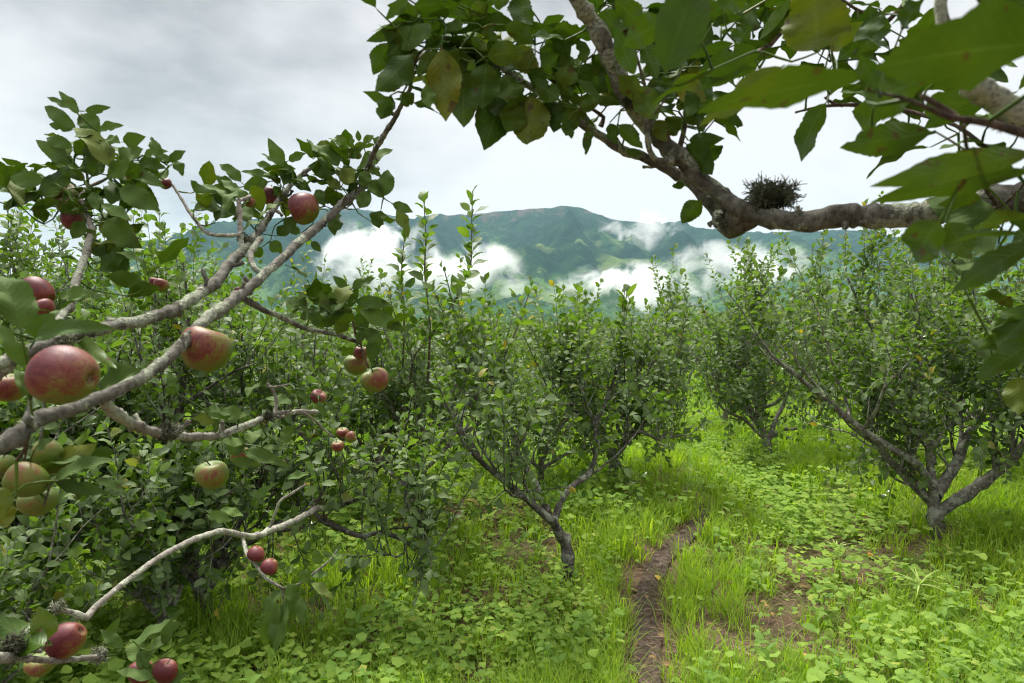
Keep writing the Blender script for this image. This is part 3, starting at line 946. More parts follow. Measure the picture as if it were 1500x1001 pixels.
def build_mid_trees():
    # A: leaning forked tree with a sawn stub, centre
    b, dA = hit(836, 862)
    traced_tree(11, (836, 862), ([(833, 825), (829, 795), (827, 784)], dA, .036, .032), [
        ([(829, 800), (812, 768), (805, 762), (767, 727), (733, 700), (705, 676), (680, 650)], dA, dA - .5, .030, .010),
        ([(806, 764), (792, 727), (775, 694), (760, 667), (753, 637), (730, 607), (707, 580), (682, 544)], dA, dA + .1, .024, .008),
        ([(812, 766), (820, 737), (837, 714), (863, 694), (872, 667), (872, 624), (887, 590), (905, 540)], dA, dA + .3, .022, .008),
        ([(872, 640), (872, 610), (837, 600), (800, 564)], dA + .2, dA + .5, .012, .006)],
        'slim apple tree whose blackened trunk leans left from a sawn stub beside the dirt path', barkm='bark_dark', extra=0, sub=5, height=1.85, nfr=.45,
        twigs=[([(690, 580), (730, 540), (762, 470), (775, 430)], dA, dA, 1), ([(905, 540), (912, 480), (918, 430)], dA + .3, dA + .3, 1)])
    # B: many-stemmed tree on the right
    b, dB = hit(1372, 788)
    traced_tree(12, (1372, 788), ([(1370, 765), (1369, 745)], dB, .052, .046), [
        ([(1369, 747), (1366, 712), (1337, 677), (1267, 632), (1207, 583), (1157, 543), (1130, 520)], dB, dB - .2, .036, .010),
        ([(1376, 748), (1413, 723), (1460, 693), (1483, 670), (1510, 640), (1560, 590)], dB, dB - .5, .044, .018),
        ([(1371, 725), (1400, 680), (1417, 640), (1443, 600), (1470, 570), (1500, 520)], dB, dB + .5, .042, .014),
        ([(1368, 715), (1360, 655), (1333, 630), (1308, 597), (1270, 555)], dB, dB + .1, .030, .009),
        ([(1366, 680), (1354, 630), (1350, 590), (1345, 540), (1340, 480)], dB + .1, dB + .5, .028, .009)],
        'broad many-stemmed apple tree with thick grey limbs spreading low at the right', extra=3, sub=5, height=2.5, nfr=.45)
    # C
    b, dC = hit(1125, 672)
    traced_tree(13, (1125, 672), ([(1124, 655), (1121, 640)], dC, .050, .042), [
        ([(1121, 642), (1112, 610), (1104, 575), (1090, 520), (1085, 470)], dC, dC, .030, .008),
        ([(1126, 645), (1136, 615), (1150, 588), (1160, 540), (1170, 480)], dC, dC + .4, .028, .008),
        ([(1128, 643), (1142, 630), (1175, 628), (1200, 608), (1220, 570)], dC, dC - .3, .020, .008),
        ([(1119, 642), (1090, 615), (1060, 600), (1040, 570)], dC, dC - .2, .020, .008)],
        'apple tree with a bunch of upright stems standing in grass right of the path', extra=3, sub=5, height=2.55)
    # D
    b, dD = hit(893, 712)
    traced_tree(14, (893, 712), ([(897, 690), (900, 672)], dD, .044, .038), [
        ([(899, 680), (904, 640), (908, 615), (928, 598), (940, 560)], dD, dD, .024, .008),
        ([(897, 685), (890, 650), (880, 610), (860, 560), (850, 520)], dD, dD + .2, .024, .008),
        ([(900, 674), (920, 645), (940, 632), (965, 645), (985, 640), (1010, 637)], dD, dD - .6, .022, .006),
        ([(899, 678), (915, 640), (925, 600), (950, 540)], dD, dD + .5, .022, .008)],
        'small apple tree left of the path with a crooked low limb reaching over it', extra=2, sub=5, height=1.85)
    # E: tree at the left behind the fruiting limbs
    b, dE = hit(300, 915)
    global TREE_E
    TREE_E = traced_tree(15, (300, 915), ([(297, 880), (292, 852)], dE, .042, .036), [
        ([(292, 856), (272, 790), (258, 700), (262, 600), (272, 530), (276, 470)], dE, dE + .1, .032, .012),
        ([(297, 860), (325, 820), (330, 760), (335, 715), (342, 640), (352, 570)], dE, dE + .3, .028, .010),
        ([(290, 858), (250, 790), (215, 740), (198, 695), (150, 640)], dE, dE + .2, .024, .009),
        ([(300, 868), (350, 803), (400, 775), (458, 747), (500, 740), (545, 722)], dE, dE + .1, .026, .010),
        ([(450, 752), (490, 770), (530, 786), (560, 780), (592, 792), (620, 812), (640, 800)], dE + .05, dE - .1, .018, .006),
        ([(292, 858), (220, 810), (140, 780), (60, 770)], dE, dE - .2, .018, .007)],
        'old apple tree with two grey trunks behind the apple-laden limbs', barkm='bark_dark', extra=3, sub=5, height=2.1, nfr=.45, spread=1.1)
    # H: tree with tall wild shoots above the cloud
    b, dH = hit(600, 765)
    traced_tree(16, (600, 765), ([(600, 740), (602, 715)], dH, .050, .042), [
        ([(602, 720), (590, 660), (575, 600), (560, 540)], dH, dH, .024, .008),
        ([(603, 718), (640, 660), (660, 600), (680, 560)], dH, dH - .3, .024, .008),
        ([(600, 720), (560, 680), (520, 640), (490, 600)], dH, dH + .2, .024, .008),
        ([(602, 716), (620, 660), (615, 600), (605, 530)], dH, dH - .5, .024, .008)],
        'apple tree with three tall thin shoots rising past the white cloud', extra=2, sub=4, height=2.0,
        twigs=[([(600, 560), (607, 522), (640, 480), (672, 430), (690, 385), (691, 330), (692, 290)], dH - .6, dH - .9, 1.3),
               ([(627, 560), (630, 480), (622, 400), (624, 345), (621, 298)], dH - .5, dH - .6, 1.2),
               ([(590, 540), (592, 470), (588, 400), (592, 352)], dH - .3, dH - .5, 1.0)])


def build_orchard():
    vs, fs = build_variants()
    vp = [first_tree(v, 0) for v in vs]; fp = [first_tree(v, 0) for v in fs]
    low = [fp.pop()]
    used = {}
    rs = np.random.RandomState(5)

    def place(pool, x, y, s, label, group):
        k = rs.randint(len(pool)); pr = pool[k]
        u = used.get(id(pr[0]), False); used[id(pr[0])] = True
        put(pr, x, y, rs.uniform(0, 6.28), s, label, group, u)
    hand = [  # x, y, scale, label
        (-3.2, 4.6, 1.14, 'bushy apple tree at the left edge behind the big reddest apple'),
        (-2.3, 5.9, 1.16, 'apple tree filling the gap behind the two grey trunks'),
        (-4.6, 6.6, 1.2, 'apple tree at the far left whose shoots stand against the sky'),
        (-1.72, 3.05, .50, 'low leafy young apple tree at the foot of the two grey trunks'),
        (-1.85, 2.2, .46, 'lowest bushy young apple tree in the lower left corner'),
        (-3.9, 5.5, 1.15, 'apple tree just left of the biggest apple against the sky'),
        (-2.4, 2.85, .66, 'low dark bushy apple tree below the left apples'),
        (-2.9, 3.7, .85, 'bushy apple tree left of the two grey trunks'),
        (-.35, 7.0, .84, 'apple tree seen between the leaning trunk and the tree with tall shoots'),
        (.95, 8.6, .84, 'apple tree straight behind the small tree left of the path'),
        (4.3, 6.9, 1.26, 'tallest leafy apple tree behind the many-stemmed one'),
        (3.75, 4.5, 1.08, 'apple tree at the right edge beside the many-stemmed one'),
        (3.3, 9.2, 1.28, 'apple tree beyond the bunch of upright stems on the right'),
        (5.4, 5.8, 1.25, 'apple tree farthest right against the sky'),
        (-3.9, 8.6, 1.18, 'apple tree in the second row on the left'),
        (.25, 5.9, .80, 'loose apple tree in the gap right behind the leaning dark trunk'),
        (-1.15, 5.3, .80, 'loose apple tree in the gap left of the leaning dark trunk'),
        (2.2, 10.2, .95, 'apple tree closing the far end of the grassy aisle'),
        (-1.6, 9.0, .98, 'apple tree in the second row below the big cloud'),
    ]
    for x, y, s, lab in hand:
        place(low if s < .7 else vp, x, y, s, lab, 'apple trees in the orchard rows')
    n = 0
    y = 11.2
    while y < 54 and n < 275:
        lim = .80 * y + 1.5
        x = -lim + rs.uniform(0, 2)
        while x < lim:
            xx = x + rs.uniform(-.5, .5); yy = y + rs.uniform(-.6, .6)
            if not (yy < 13.5 and 1.2 < xx < 2.7):
                side = xx / yy
                s = rs.uniform(.88, 1.02) + (.16 if side > .28 else 0) + (.08 if side < -.4 else 0) - (.06 if yy < 17 and abs(side) < .25 else 0)
                if yy < 17:
                    place(vp, xx, yy, s, 'leafy apple tree in the close-set rows behind the nearer trees', 'apple trees in the close-set rows')
                else:
                    place(fp, xx, yy, s, 'small-looking apple tree in the far rows below the mountain', 'apple trees in the far rows')
                n += 1
            x += 2.75 if y < 20 else 3.1
        y += 2.9 if y < 20 else 3.6
    for pr in vp + fp + low:
        if id(pr[0]) not in used:
            for k in pr[1]: bpy.data.objects.remove(k)
            bpy.data.objects.remove(pr[0])
    print('far trees', n)


# ------------------------------------------------------------------ near fruiting trees
class Near:
    def __init__(s, name, base, label, seed, root=None):
        s.base = np.array(base, float); s.root = root or empty(name, base); s.rs = np.random.RandomState(seed)
        s.P = []; s.T = []; s.N = []; s.L = []; s.W = []; s.B = []; s.F = []
        s.cl = np.zeros((0, 3)); s.tw = MB()
        if label: tag(s.root, label, 'apple tree', 'apple trees whose limbs frame the view')

    def limb(s, pts, r0, r1, m='bark_near', name='branch', knob=.16, label=None, spurs=0, widths=None):
        """pts: (px,py,depth) or 3-D points"""
        P = np.array([at(*p) if p[-1] is not None and len(p) == 3 and abs(p[0]) > 12 else np.array(p) for p in pts])
        R = np.linspace(r0, r1, len(P)) if widths is None else np.array([w / 1000 * p[2] / 2 for w, p in zip(widths, pts)])
        mb = MB(); Q, RQ = tube(mb, P, R, 12 if R[0] > .006 else 8, .010 if R[0] > .006 else .012, knob, s.rs)
        for k in range(spurs):
            i = s.rs.randint(2, len(Q) - 2)
            d = norm(s.rs.normal(0, 1, 3) + [0, 0, .4])
            ln = s.rs.uniform(.012, .035)
            S_, _ = grow(s.rs, Q[i], d, ln + RQ[i], .003, .1, 4, .35)
            tube(mb, S_, [.0035, .003, .0035, .003, .0035], 6, .004, .4, s.rs)
        o = mb.build(name, M[m], s.root, s.base)
        if label: o['label'] = label
        s.cl = np.vstack([s.cl, Q])
        return Q

    def leaf(s, x0, y0, x1, y1, w, d, under=False, jit=.03, bend=None):
        d0 = d + s.rs.uniform(-jit, jit); dd = s.rs.uniform(-.25, .25)
        A = at(x0, y0, d0); l = math.hypot(x1 - x0, y1 - y0) / 1000 * d0
        B = at(x1, y1, d0 + dd * l)
        t = norm(B - A); view = norm(np.array([0, 0, CAMZ]) - A)
        n = view if not under else -view
        n = n + np.array([0, 0, .35]) + s.rs.normal(0, .28, 3)
        s.P.append(A); s.T.append(t); s.N.append(n); s.L.append(np.linalg.norm(B - A) * 1.12)
        s.W.append(w / 1000 * d0 * 1.22); s.B.append(s.rs.uniform(.1, 1.0) if bend is None else bend); s.F.append(s.rs.uniform(.1, .8))

    def leaves(s, data, ox, oy, sc, d, under=False):
        for q in data:
            x0, y0, x1, y1 = q[:4]; w = q[4] if len(q) > 4 else math.hypot(x1 - x0, y1 - y0) * .42
            u = under if len(q) < 6 else (q[5] == 1)
            s.leaf(ox + x0 / sc, oy + y0 / sc, ox + x1 / sc, oy + y1 / sc, w / sc, d, u)

    def rosette(s, px, py, d, n, L=.08, up=.6, spread=.03, under=False):
        c = at(px, py, d)
        for k in range(n):
            a = s.rs.uniform(0, 6.28); 
            t = np.array([math.cos(a), math.sin(a), up + s.rs.uniform(-.6, .5)])
            p = c + s.rs.normal(0, spread, 3)
            s.P.append(p); s.T.append(norm(t)); s.N.append(np.array([0, 0, 1]) + s.rs.normal(0, .45, 3))
            l = L * s.rs.uniform(.7, 1.1); s.L.append(l); s.W.append(l * s.rs.uniform(.40, .52)); s.B.append(s.rs.uniform(.3, 1.4)); s.F.append(s.rs.uniform(.1, .6))

    def finish(s):
        P = np.array(s.P); fol = MB()
        near = np.array([np.linalg.norm(s.cl - p, axis=1).min() for p in P])
        pts = s.cl.copy()
        for k in np.argsort(near):
            p, t = P[k], s.T[k]
            d2 = np.linalg.norm(pts - p, axis=1) + (np.sum((pts - p) * norm(t), 1) > 0) * .02
            i = d2.argmin(); q = pts[i]; ln = np.linalg.norm(q - p)
            if .004 < ln < .11:
                mid = (p + q) / 2 - norm(t) * ln * .18
                Qn, _ = tube(s.tw, [q, mid, p], [.0018, .0013, .0009], 5, .012, .1, s.rs, cap=False)
                pts = np.vstack([pts, Qn[::3], p[None]])
            elif ln <= .004:
                pts = np.vstack([pts, p[None]])
        K = len(P)
        leaf_batch(fol, P, s.T, s.N, s.L, s.W, s.B, s.F, 22, 5, pet=.04, serr=.035, wave=.24, rs=s.rs, bites=.22, k=.80, pw=.92)
        fol.v += s.tw.v; fol.uv += [u * 0 for u in s.tw.uv]
        for f, v in zip(s.tw.f, s.tw.v):
            fol.f.append(f + fol.n - 0)
        fol.n += s.tw.n
        fol.build('foliage', M['leaf_near'], s.root, s.base)


def lichen(root, base, c, r, n, m, seed, flat=.8, ln=.012, th=.0007, name='lichen_tuft'):
    """bushy lichen: short forking threads radiating from a patch"""
    rs = np.random.RandomState(seed); mb = MB(); c = np.array(c)
    for k in range(n):
        d = norm(rs.normal(0, 1, 3) * [1, 1, flat] + [0, 0, .35]); p = c + norm(rs.normal(0, 1, 3)) * r * rs.uniform(.1, .7)
        Q, _ = grow(rs, p, d, ln * rs.uniform(.6, 1.5), th, 0, 4, .45)
        tube(mb, Q, np.linspace(th * 1.3, th * .6, 5), 4, 1, 0, rs, cap=False, smooth=False)
        for e in range(2):
            S_, _ = grow(rs, Q[2], norm(Q[3] - Q[2]) + rs.normal(0, .7, 3), ln * .5, th, 0, 3, .3)
            tube(mb, S_, np.linspace(th, th * .5, 4), 4, 1, 0, rs, cap=False, smooth=False)
    return mb.build(name, M[m], root, base)


def build_near_left():
    base = np.array([-1.25, .35, 0.0]); base[2] = float(gz(base[0], base[1]))
    t = Near('apple_tree', base, 'fruiting apple tree whose lichened limbs cross the left of the view', 31)
    t.limb([(base[0], base[1], -.05), (-1.2, .36, .5), (-1.08, .42, 1.0), (-.92, .48, 1.28)], .075, .055, name='trunk')
    def lw(pts, ws, **k):
        P = np.array([at(*p) if abs(p[1]) > 5 else np.array(p) for p in pts])
        R = np.array([w * .80 / 1000 * (p[2] if abs(p[1]) > 5 else .7) / 2 for w, p in zip(ws, pts)])
        mb = MB(); Q, RQ = tube(mb, P, R, 14, .007, .20, t.rs)
        for q in range(k.get('spurs', 0)):
            i = t.rs.randint(8, len(Q) - 2); d = norm(t.rs.normal(0, 1, 3) + [0, 0, .4])
            S_, _ = grow(t.rs, Q[i], d, RQ[i] + t.rs.uniform(.008, .03), .003, .1, 4, .35)
            tube(mb, S_, [.0035, .003, .0036, .003, .0036], 6, .004, .4, t.rs)
        mb.build('branch', M[k.get('m', 'bark_near')], t.root, base)
        t.cl = np.vstack([t.cl, Q]); return Q
    J = [-.92, .48, 1.26]
    lw([J, (-250, 745, .58), (-80, 690, .61), (20, 640, .64), (60, 610, .68), (130, 590, .73), (205, 555, .80), (262, 510, .88), (310, 462, .96), (355, 430, 1.05), (400, 392, 1.15), (450, 345, 1.28), (500, 302, 1.38), (528, 280, 1.42), (538, 245, 1.40), (552, 215, 1.36), (580, 170, 1.28), (600, 130, 1.20), (606, 95, 1.1), (640, 62, 1.0)],
       [60, 44, 38, 33, 28, 23, 21, 21, 21, 19, 16, 16, 14, 13, 12, 10, 9, 8, 6, 5], spurs=22)
    lw([J, (-250, 640, .62), (-60, 560, .70), (40, 515, .76), (110, 492, .82), (165, 480, .86), (250, 457, .94), (310, 418, 1.05), (345, 376, 1.15), (375, 345, 1.25), (410, 292, 1.38), (435, 262, 1.45), (470, 235, 1.5)],
       [56, 34, 27, 22, 20, 21, 21, 20, 17, 13, 11, 9, 6], spurs=16)
    lw([(355, 376, 1.17), (352, 350, 1.18), (351, 320, 1.2), (350, 294, 1.2)], [11, 9, 9, 8], m='bark_pale')
    lw([(350, 294, 1.2), (360, 291, 1.22), (367, 287, 1.23)], [8, 7, 6], m='bark_pale')
    lw([(355, 344, 1.17), (320, 345, 1.2), (300, 340, 1.22), (285, 322, 1.25), (268, 295, 1.28), (252, 270, 1.3)], [8, 7, 6, 6, 5, 4], m='bark_pale')
    lw([(382, 350, 1.22), (366, 372, 1.16), (372, 392, 1.12), (388, 402, 1.12)], [12, 11, 10, 9])
    lw([(360, 440, 1.07), (390, 455, 1.12), (420, 468, 1.2), (450, 482, 1.28), (490, 490, 1.35), (528, 502, 1.42)], [13, 10, 9, 8, 8, 8])
    lw([(528, 502, 1.42), (532, 520, 1.42), (540, 540, 1.42)], [4, 3, 2.4], m='twig')
    lw([(528, 502, 1.42), (520, 485, 1.40), (517, 470, 1.38)], [5, 4, 4], m='twig')
    lw([(100, 455, 1.0), (112, 410, 1.04), (125, 375, 1.1), (135, 335, 1.14), (120, 300, 1.17), (118, 288, 1.18), (130, 274, 1.2)], [15, 13, 12, 11, 9, 8, 8], m='bark_pale')
    lw([(60, 500, .80), (80, 475, .9), (100, 450, 1.0)], [13, 14, 14])
    lw([(130, 274, 1.2), (155, 262, 1.22), (185, 238, 1.24), (215, 225, 1.26)], [7, 5, 4, 3], m='bark_pale')
    lw([(130, 274, 1.2), (125, 240, 1.2), (119, 200, 1.2), (117, 170, 1.2)], [5, 4, 3, 2], m='twig')
    lw([(150, 583, .75), (165, 603, .78), (195, 622, .84), (235, 636, .95), (280, 640, 1.05), (320, 638, 1.14), (350, 628, 1.2), (385, 612, 1.28), (410, 605, 1.36), (440, 603, 1.45), (465, 604, 1.55)],
       [20, 19, 18, 16, 15, 13, 12, 11, 10, 9, 7], m='bark_pale', spurs=6)
    lw([(402, 607, 1.34), (405, 588, 1.35), (402, 576, 1.35), (392, 562, 1.34)], [7, 6, 5, 5], m='bark_pale')
    lw([(392, 567, 1.34), (405, 567, 1.33), (424, 563, 1.33)], [5, 4, 2.5], m='bark_pale')
    lw([(440, 603, 1.45), (460, 615, 1.5), (475, 630, 1.55), (490, 640, 1.6)], [6, 4, 3, 2], m='bark_pale')
    lw([(-30, 580, .8), (0, 548, .80), (15, 538, .80), (30, 515, .79)], [20, 17, 15, 14], m='bark_pale')
    lw([(15, 640, .64), (32, 622, .66), (44, 600, .68), (45, 580, .68)], [14, 10, 8, 6])
    lw([(40, 625, .66), (38, 655, .70), (24, 675, .72)], [9, 7, 5], m='twig')
    lw([(45, 620, .66), (40, 650, .71), (36, 675, .74)], [8, 5, 4], m='twig')
    lw([(64, 742, .8), (74, 710, .8), (80, 705, .8)], [3, 3, 3], m='twig')
    # low limb near the bottom edge
    lw([(-1.2, .36, .55), (-250, 1060, .72), (-60, 975, .9), (20, 962, 1.0), (45, 965, 1.05), (80, 968, 1.1), (115, 966, 1.15), (150, 962, 1.2)], [50, 34, 26, 18, 12, 11, 10, 8], m='bark_pale', spurs=8)
    lw([(20, 962, 1.0), (40, 952, 1.04), (60, 955, 1.08)], [12, 10, 6], m='bark_pale')
    # lichens
    lichen(t.root, base, at(88, 505, .80), .022, 170, 'lichen_pale', 1, ln=.008, th=.0009)
    lichen(t.root, base, at(60, 515, .78), .016, 90, 'lichen_pale', 2, ln=.007, th=.0009)
    lichen(t.root, base, at(243, 634, .95), .018, 170, 'lichen', 3, ln=.008, th=.0009)
    lichen(t.root, base, at(258, 630, 1.0), .013, 80, 'lichen_pale', 4, ln=.007, th=.0008)
    lichen(t.root, base, at(392, 612, 1.28), .018, 120, 'lichen', 5, ln=.008, th=.0008)
    lichen(t.root, base, at(20, 950, 1.0), .03, 240, 'lichen', 6, ln=.011, th=.0009)
    lichen(t.root, base, at(145, 960, 1.2), .02, 160, 'lichen_pale', 7, ln=.010, th=.0009)
    lichen(t.root, base, at(357, 352, 1.2), .014, 90, 'lichen', 8, ln=.008, th=.0008)
    lichen(t.root, base, at(270, 500, .89), .010, 80, 'lichen_pale', 9, ln=.004, th=.0008)
    # leaves traced
    t.leaves([(640, 270, 495, 95, 80), (580, 225, 400, 135, 60), (685, 240, 880, 210, 60), (630, 390, 385, 215, 95), (600, 390, 415, 350, 70), (640, 700, 325, 495, 110), (600, 540, 395, 465, 90),
              (660, 260, 800, 420, 140), (790, 400, 985, 360, 80), (910, 720, 620, 395, 170), (860, 470, 970, 500, 90), (700, 600, 790, 680, 90), (960, 700, 1150, 560, 190), (1000, 490, 1170, 450, 100),
              (1165, 600, 1350, 570, 80), (1320, 650, 1235, 465, 70), (1370, 650, 1500, 570, 70), (400, 810, 0, 870, 130), (700, 810, 475, 690, 100), (640, 850, 330, 900, 130), (330, 920, 60, 990, 100),
              (920, 740, 1300, 850, 150), (1050, 860, 1270, 1000, 150), (800, 720, 880, 640, 90), (680, 650, 740, 750, 80), (740, 780, 860, 600, 110), (870, 760, 1100, 680, 120), (1120, 640, 1330, 700, 100), (230, 730, 90, 760, 70),
              (1160, 730, 1300, 780, 120), (820, 500, 880, 590, 90), (700, 520, 760, 640, 80), (1400, 640, 1480, 760, 80), (1380, 650, 1300, 600, 50)], 0, 120, 5.555, 1.18)
    t.leaves([(320, 90, 50, 200, 80), (480, 130, 260, 210, 80, 1), (700, 300, 600, 430, 100), (820, 160, 1040, 290, 100), (960, 30, 1270, 200, 150), (850, 290, 1130, 500, 180), (850, 490, 1090, 480, 80),
              (850, 480, 1000, 715, 170, 1), (560, 40, 520, 130, 50), (740, 60, 820, 220, 90), (500, 60, 330, 100, 130), (860, 280, 880, 430, 90), (780, 380, 700, 440, 90), (600, 170, 500, 230, 70, 1)], 0, 270, 5.555, 1.14)
    t.leaf(88, 434, 134, 431, 18, .95)
    t.leaf(30, 486, -4, 408, 48, .62); t.leaf(50, 500, 168, 484, 24, .70, bend=1.2); t.leaf(98, 474, 166, 535, 15, .8, True); t.leaf(148, 568, 198, 545, 36, .85); t.leaf(52, 498, 78, 462, 30, .75)
    t.leaf(36, 540, 2, 480, 22, .7); t.leaf(44, 585, 24, 545, 14, .66); t.leaf(0, 462, 24, 440, 22, .7)
    t.leaf(78, 704, 162, 676, 24, .82); t.leaf(78, 706, 152, 722, 18, .84); t.leaf(138, 702, 180, 720, 13, .9); t.leaf(168, 660, 104, 682, 18, .9, True); t.leaf(50, 660, 76, 645, 14, .8)
    t.leaf(0, 740, 10, 770, 30, .75, True); t.leaf(10, 750, -10, 715, 24, .72)
    t.leaf(66, 946, -12, 906, 40, 1.0, True); t.leaf(70, 938, 58, 893, 28, 1.05); t.leaf(195, 940, 252, 912, 22, 1.25); t.leaf(240, 945, 255, 906, 14, 1.25); t.leaf(228, 996, 176, 984, 16, 1.2); t.leaf(250, 955, 296, 921, 7, 1.25, True)
    t.leaf(232, 992, 272, 988, 18, 1.2); t.leaf(182, 950, 150, 925, 14, 1.2); t.leaf(205, 950, 222, 985, 18, 1.25); t.leaf(150, 940, 175, 905, 12, 1.25)
    t.leaves([(580, 290, 475, 85, 85), (540, 270, 425, 185, 45), (500, 300, 385, 250, 50), (610, 230, 730, 180, 60), (505, 350, 290, 310, 60), (470, 380, 300, 430, 95), (270, 390, 120, 265, 80), (210, 430, 90, 345, 70), (220, 430, 40, 440, 70),
              (190, 490, 80, 460, 45), (580, 320, 660, 290, 60), (280, 550, 430, 650, 65), (525, 780, 685, 650, 95), (640, 380, 770, 450, 70), (840, 380, 755, 345, 40), (1120, 300, 1360, 160, 105), (980, 280, 830, 130, 115), (970, 320, 780, 270, 100),
              (1310, 495, 1340, 310, 100), (1200, 280, 1285, 340, 50), (1310, 500, 1190, 380, 100), (1130, 580, 1200, 460, 90), (1370, 540, 1510, 600, 65), (1400, 575, 1480, 775, 85), (1290, 590, 1280, 715, 110), (930, 630, 950, 765, 65),
              (1000, 130, 910, 70, 45), (1040, 120, 970, 45, 50), (1070, 140, 1070, 55, 45), (1130, 90, 1120, 15, 35), (1160, 100, 1230, 50, 50), (1090, 140, 1180, 100, 50), (1240, 110, 1290, 60, 50), (930, 110, 830, 110, 50),
              (780, 820, 845, 890, 50), (880, 560, 820, 450, 80), (1000, 420, 900, 380, 70), (1010, 400, 1100, 300, 110), (1100, 400, 1020, 280, 100), (1060, 470, 1130, 380, 70), (960, 460, 1000, 540, 60), (560, 420, 500, 480, 60), (540, 380, 460, 330, 60),
              (1180, 300, 1160, 420, 80), (880, 540, 940, 500, 50), (380, 470, 370, 560, 45), (330, 490, 250, 460, 40), (190, 520, 150, 600, 50), (240, 560, 120, 640, 60), (480, 820, 560, 900, 80), (700, 760, 620, 720, 60), (420, 860, 350, 930, 70), (950, 200, 930, 90, 70), (1040, 200, 1130, 140, 70), (1010, 230, 1060, 150, 60)], 300, 190, 5, 1.40)
    t.leaves([(470, 350, 230, 190, 110), (540, 280, 765, 300, 75), (560, 330, 855, 465, 100), (330, 350, 190, 390, 90), (600, 460, 725, 560, 80), (420, 330, 310, 200, 80), (520, 200, 670, 130, 60), (500, 200, 410, 120, 50), (540, 600, 465, 640, 85, 1),
              (655, 690, 690, 490, 80), (150, 280, 260, 240, 40), (440, 440, 330, 300, 120), (470, 420, 480, 300, 90), (540, 470, 640, 380, 100), (340, 460, 260, 330, 80), (500, 330, 560, 190, 50, 1), (240, 330, 130, 330, 60), (560, 560, 600, 470, 50)], 400, 380, 4.55, 1.40)
    t.leaves([(310, 230, 585, 300, 70), (560, 500, 855, 600, 75), (470, 520, 590, 440, 90), (420, 390, 378, 260, 36, 1), (400, 300, 250, 290, 70), (920, 90, 1010, 190, 50), (1075, 165, 1110, 275, 40), (1130, 180, 1190, 250, 36), (310, 500, 280, 510, 30), (480, 560, 680, 600, 60), (700, 480, 850, 490, 40), (130, 120, 60, 90, 60, 1), (140, 120, 80, -10, 60)], 230, 550, 4.545, 1.3)
    for (x, y, d, n) in [(95, 300, 1.16, 7), (150, 290, 1.2, 8), (195, 255, 1.22, 5), (460, 290, 1.4, 6), (495, 250, 1.42, 6), (350, 330, 1.25, 5), (405, 330, 1.35, 4), (325, 300, 1.3, 4), (480, 465, 1.36, 5), (20, 500, .85, 4), (160, 380, 1.15, 6), (60, 270, 1.2, 6), (180, 300, 1.2, 7), (120, 240, 1.2, 6), (215, 250, 1.25, 5), (20, 270, 1.15, 5), (40, 310, 1.15, 6), (170, 340, 1.18, 6), (425, 270, 1.4, 6), (480, 230, 1.42, 7), (520, 260, 1.42, 6), (545, 300, 1.42, 4), (500, 330, 1.4, 3), (330, 310, 1.25, 6), (440, 440, 1.3, 5), (510, 450, 1.38, 6), (545, 480, 1.42, 4), (80, 690, .85, 4), (335, 600, 1.2, 3), (420, 590, 1.4, 4), (235, 425, 1.1, 5), (370, 650, 1.3, 4), (225, 960, 1.3, 4)]:
        t.rosette(x, y, d, max(3, n - 1), .072, spread=.025)
    t.finish()
    return t


def build_low_branch(root, b, dE):
    """bare grey branch reaching toward the viewer, low left"""
    t = Near('apple_tree', b, None, 47, root)
    P = np.array([at(500, 741, dE + .1), at(462, 747, dE - .15), at(430, 764, 3.0), at(400, 775, 2.7), at(368, 787, 2.4), at(322, 779, 2.2), at(250, 806, 1.95), at(180, 855, 1.75), at(140, 889, 1.66), at(127, 906, 1.62), at(112, 901, 1.6), at(80, 891, 1.55)])
    R = .84 * np.array([.020, .017, .016, .015, .013, .0115, .0095, .0085, .0085, .0105, .010, .007])
    mb = MB(); Q, _ = tube(mb, P, R, 12, .012, .14, t.rs); mb.build('branch', M['bark_pale'], t.root, b); t.cl = Q

    def lw(pts, ws, m='bark_pale'):
        P = np.array([at(*p) for p in pts]); R = [w / 1000 * p[2] / 2 for w, p in zip(ws, pts)]
        mb = MB(); Q, _ = tube(mb, P, R, 8, .012, .14, t.rs); mb.build('branch', M[m], t.root, b); t.cl = np.vstack([t.cl, Q])
    lw([(356, 790, 2.2), (362, 812, 2.15), (375, 828, 2.12), (392, 848, 2.1), (414, 862, 2.1)], [6, 6, 5, 5, 4])
    lw([(395, 772, 2.3), (410, 735, 2.25), (425, 725, 2.25), (448, 710, 2.25)], [5, 4, 4, 3])
    lw([(414, 862, 2.1), (440, 855, 2.1), (470, 832, 2.1), (487, 817, 2.1), (494, 805, 2.1)], [3, 3, 3, 3, 2])
    lw([(414, 862, 2.1), (417, 900, 2.1)], [3, 2])
    lichen(t.root, b, at(85, 890, 1.55), .02, 130, 'lichen_pale', 12, ln=.012, th=.001)
    t.leaves([(640, 430, 690, 520, 70), (700, 465, 812, 465, 55), (545, 520, 605, 660, 90), (640, 600, 655, 800, 60), (520, 560, 395, 720, 70), (500, 640, 400, 900, 95), (545, 640, 480, 945, 110), (770, 400, 735, 300, 60), (850, 340, 925, 355, 40),
              (700, 520, 845, 620, 65), (600, 430, 530, 440, 50), (530, 430, 500, 380, 40), (580, 560, 670, 590, 50, 1), (560, 560, 590, 760, 70), (400, 580, 420, 700, 60, 1), (850, 320, 900, 280, 40), (760, 580, 850, 720, 18)], 300, 740, 4.55, 2.1)
    t.leaves([(330, 930, 490, 960, 70), (420, 890, 560, 930, 60), (640, 820, 760, 740, 50), (860, 690, 1000, 660, 50)], 230, 550, 4.545, 2.3)
    t.finish()


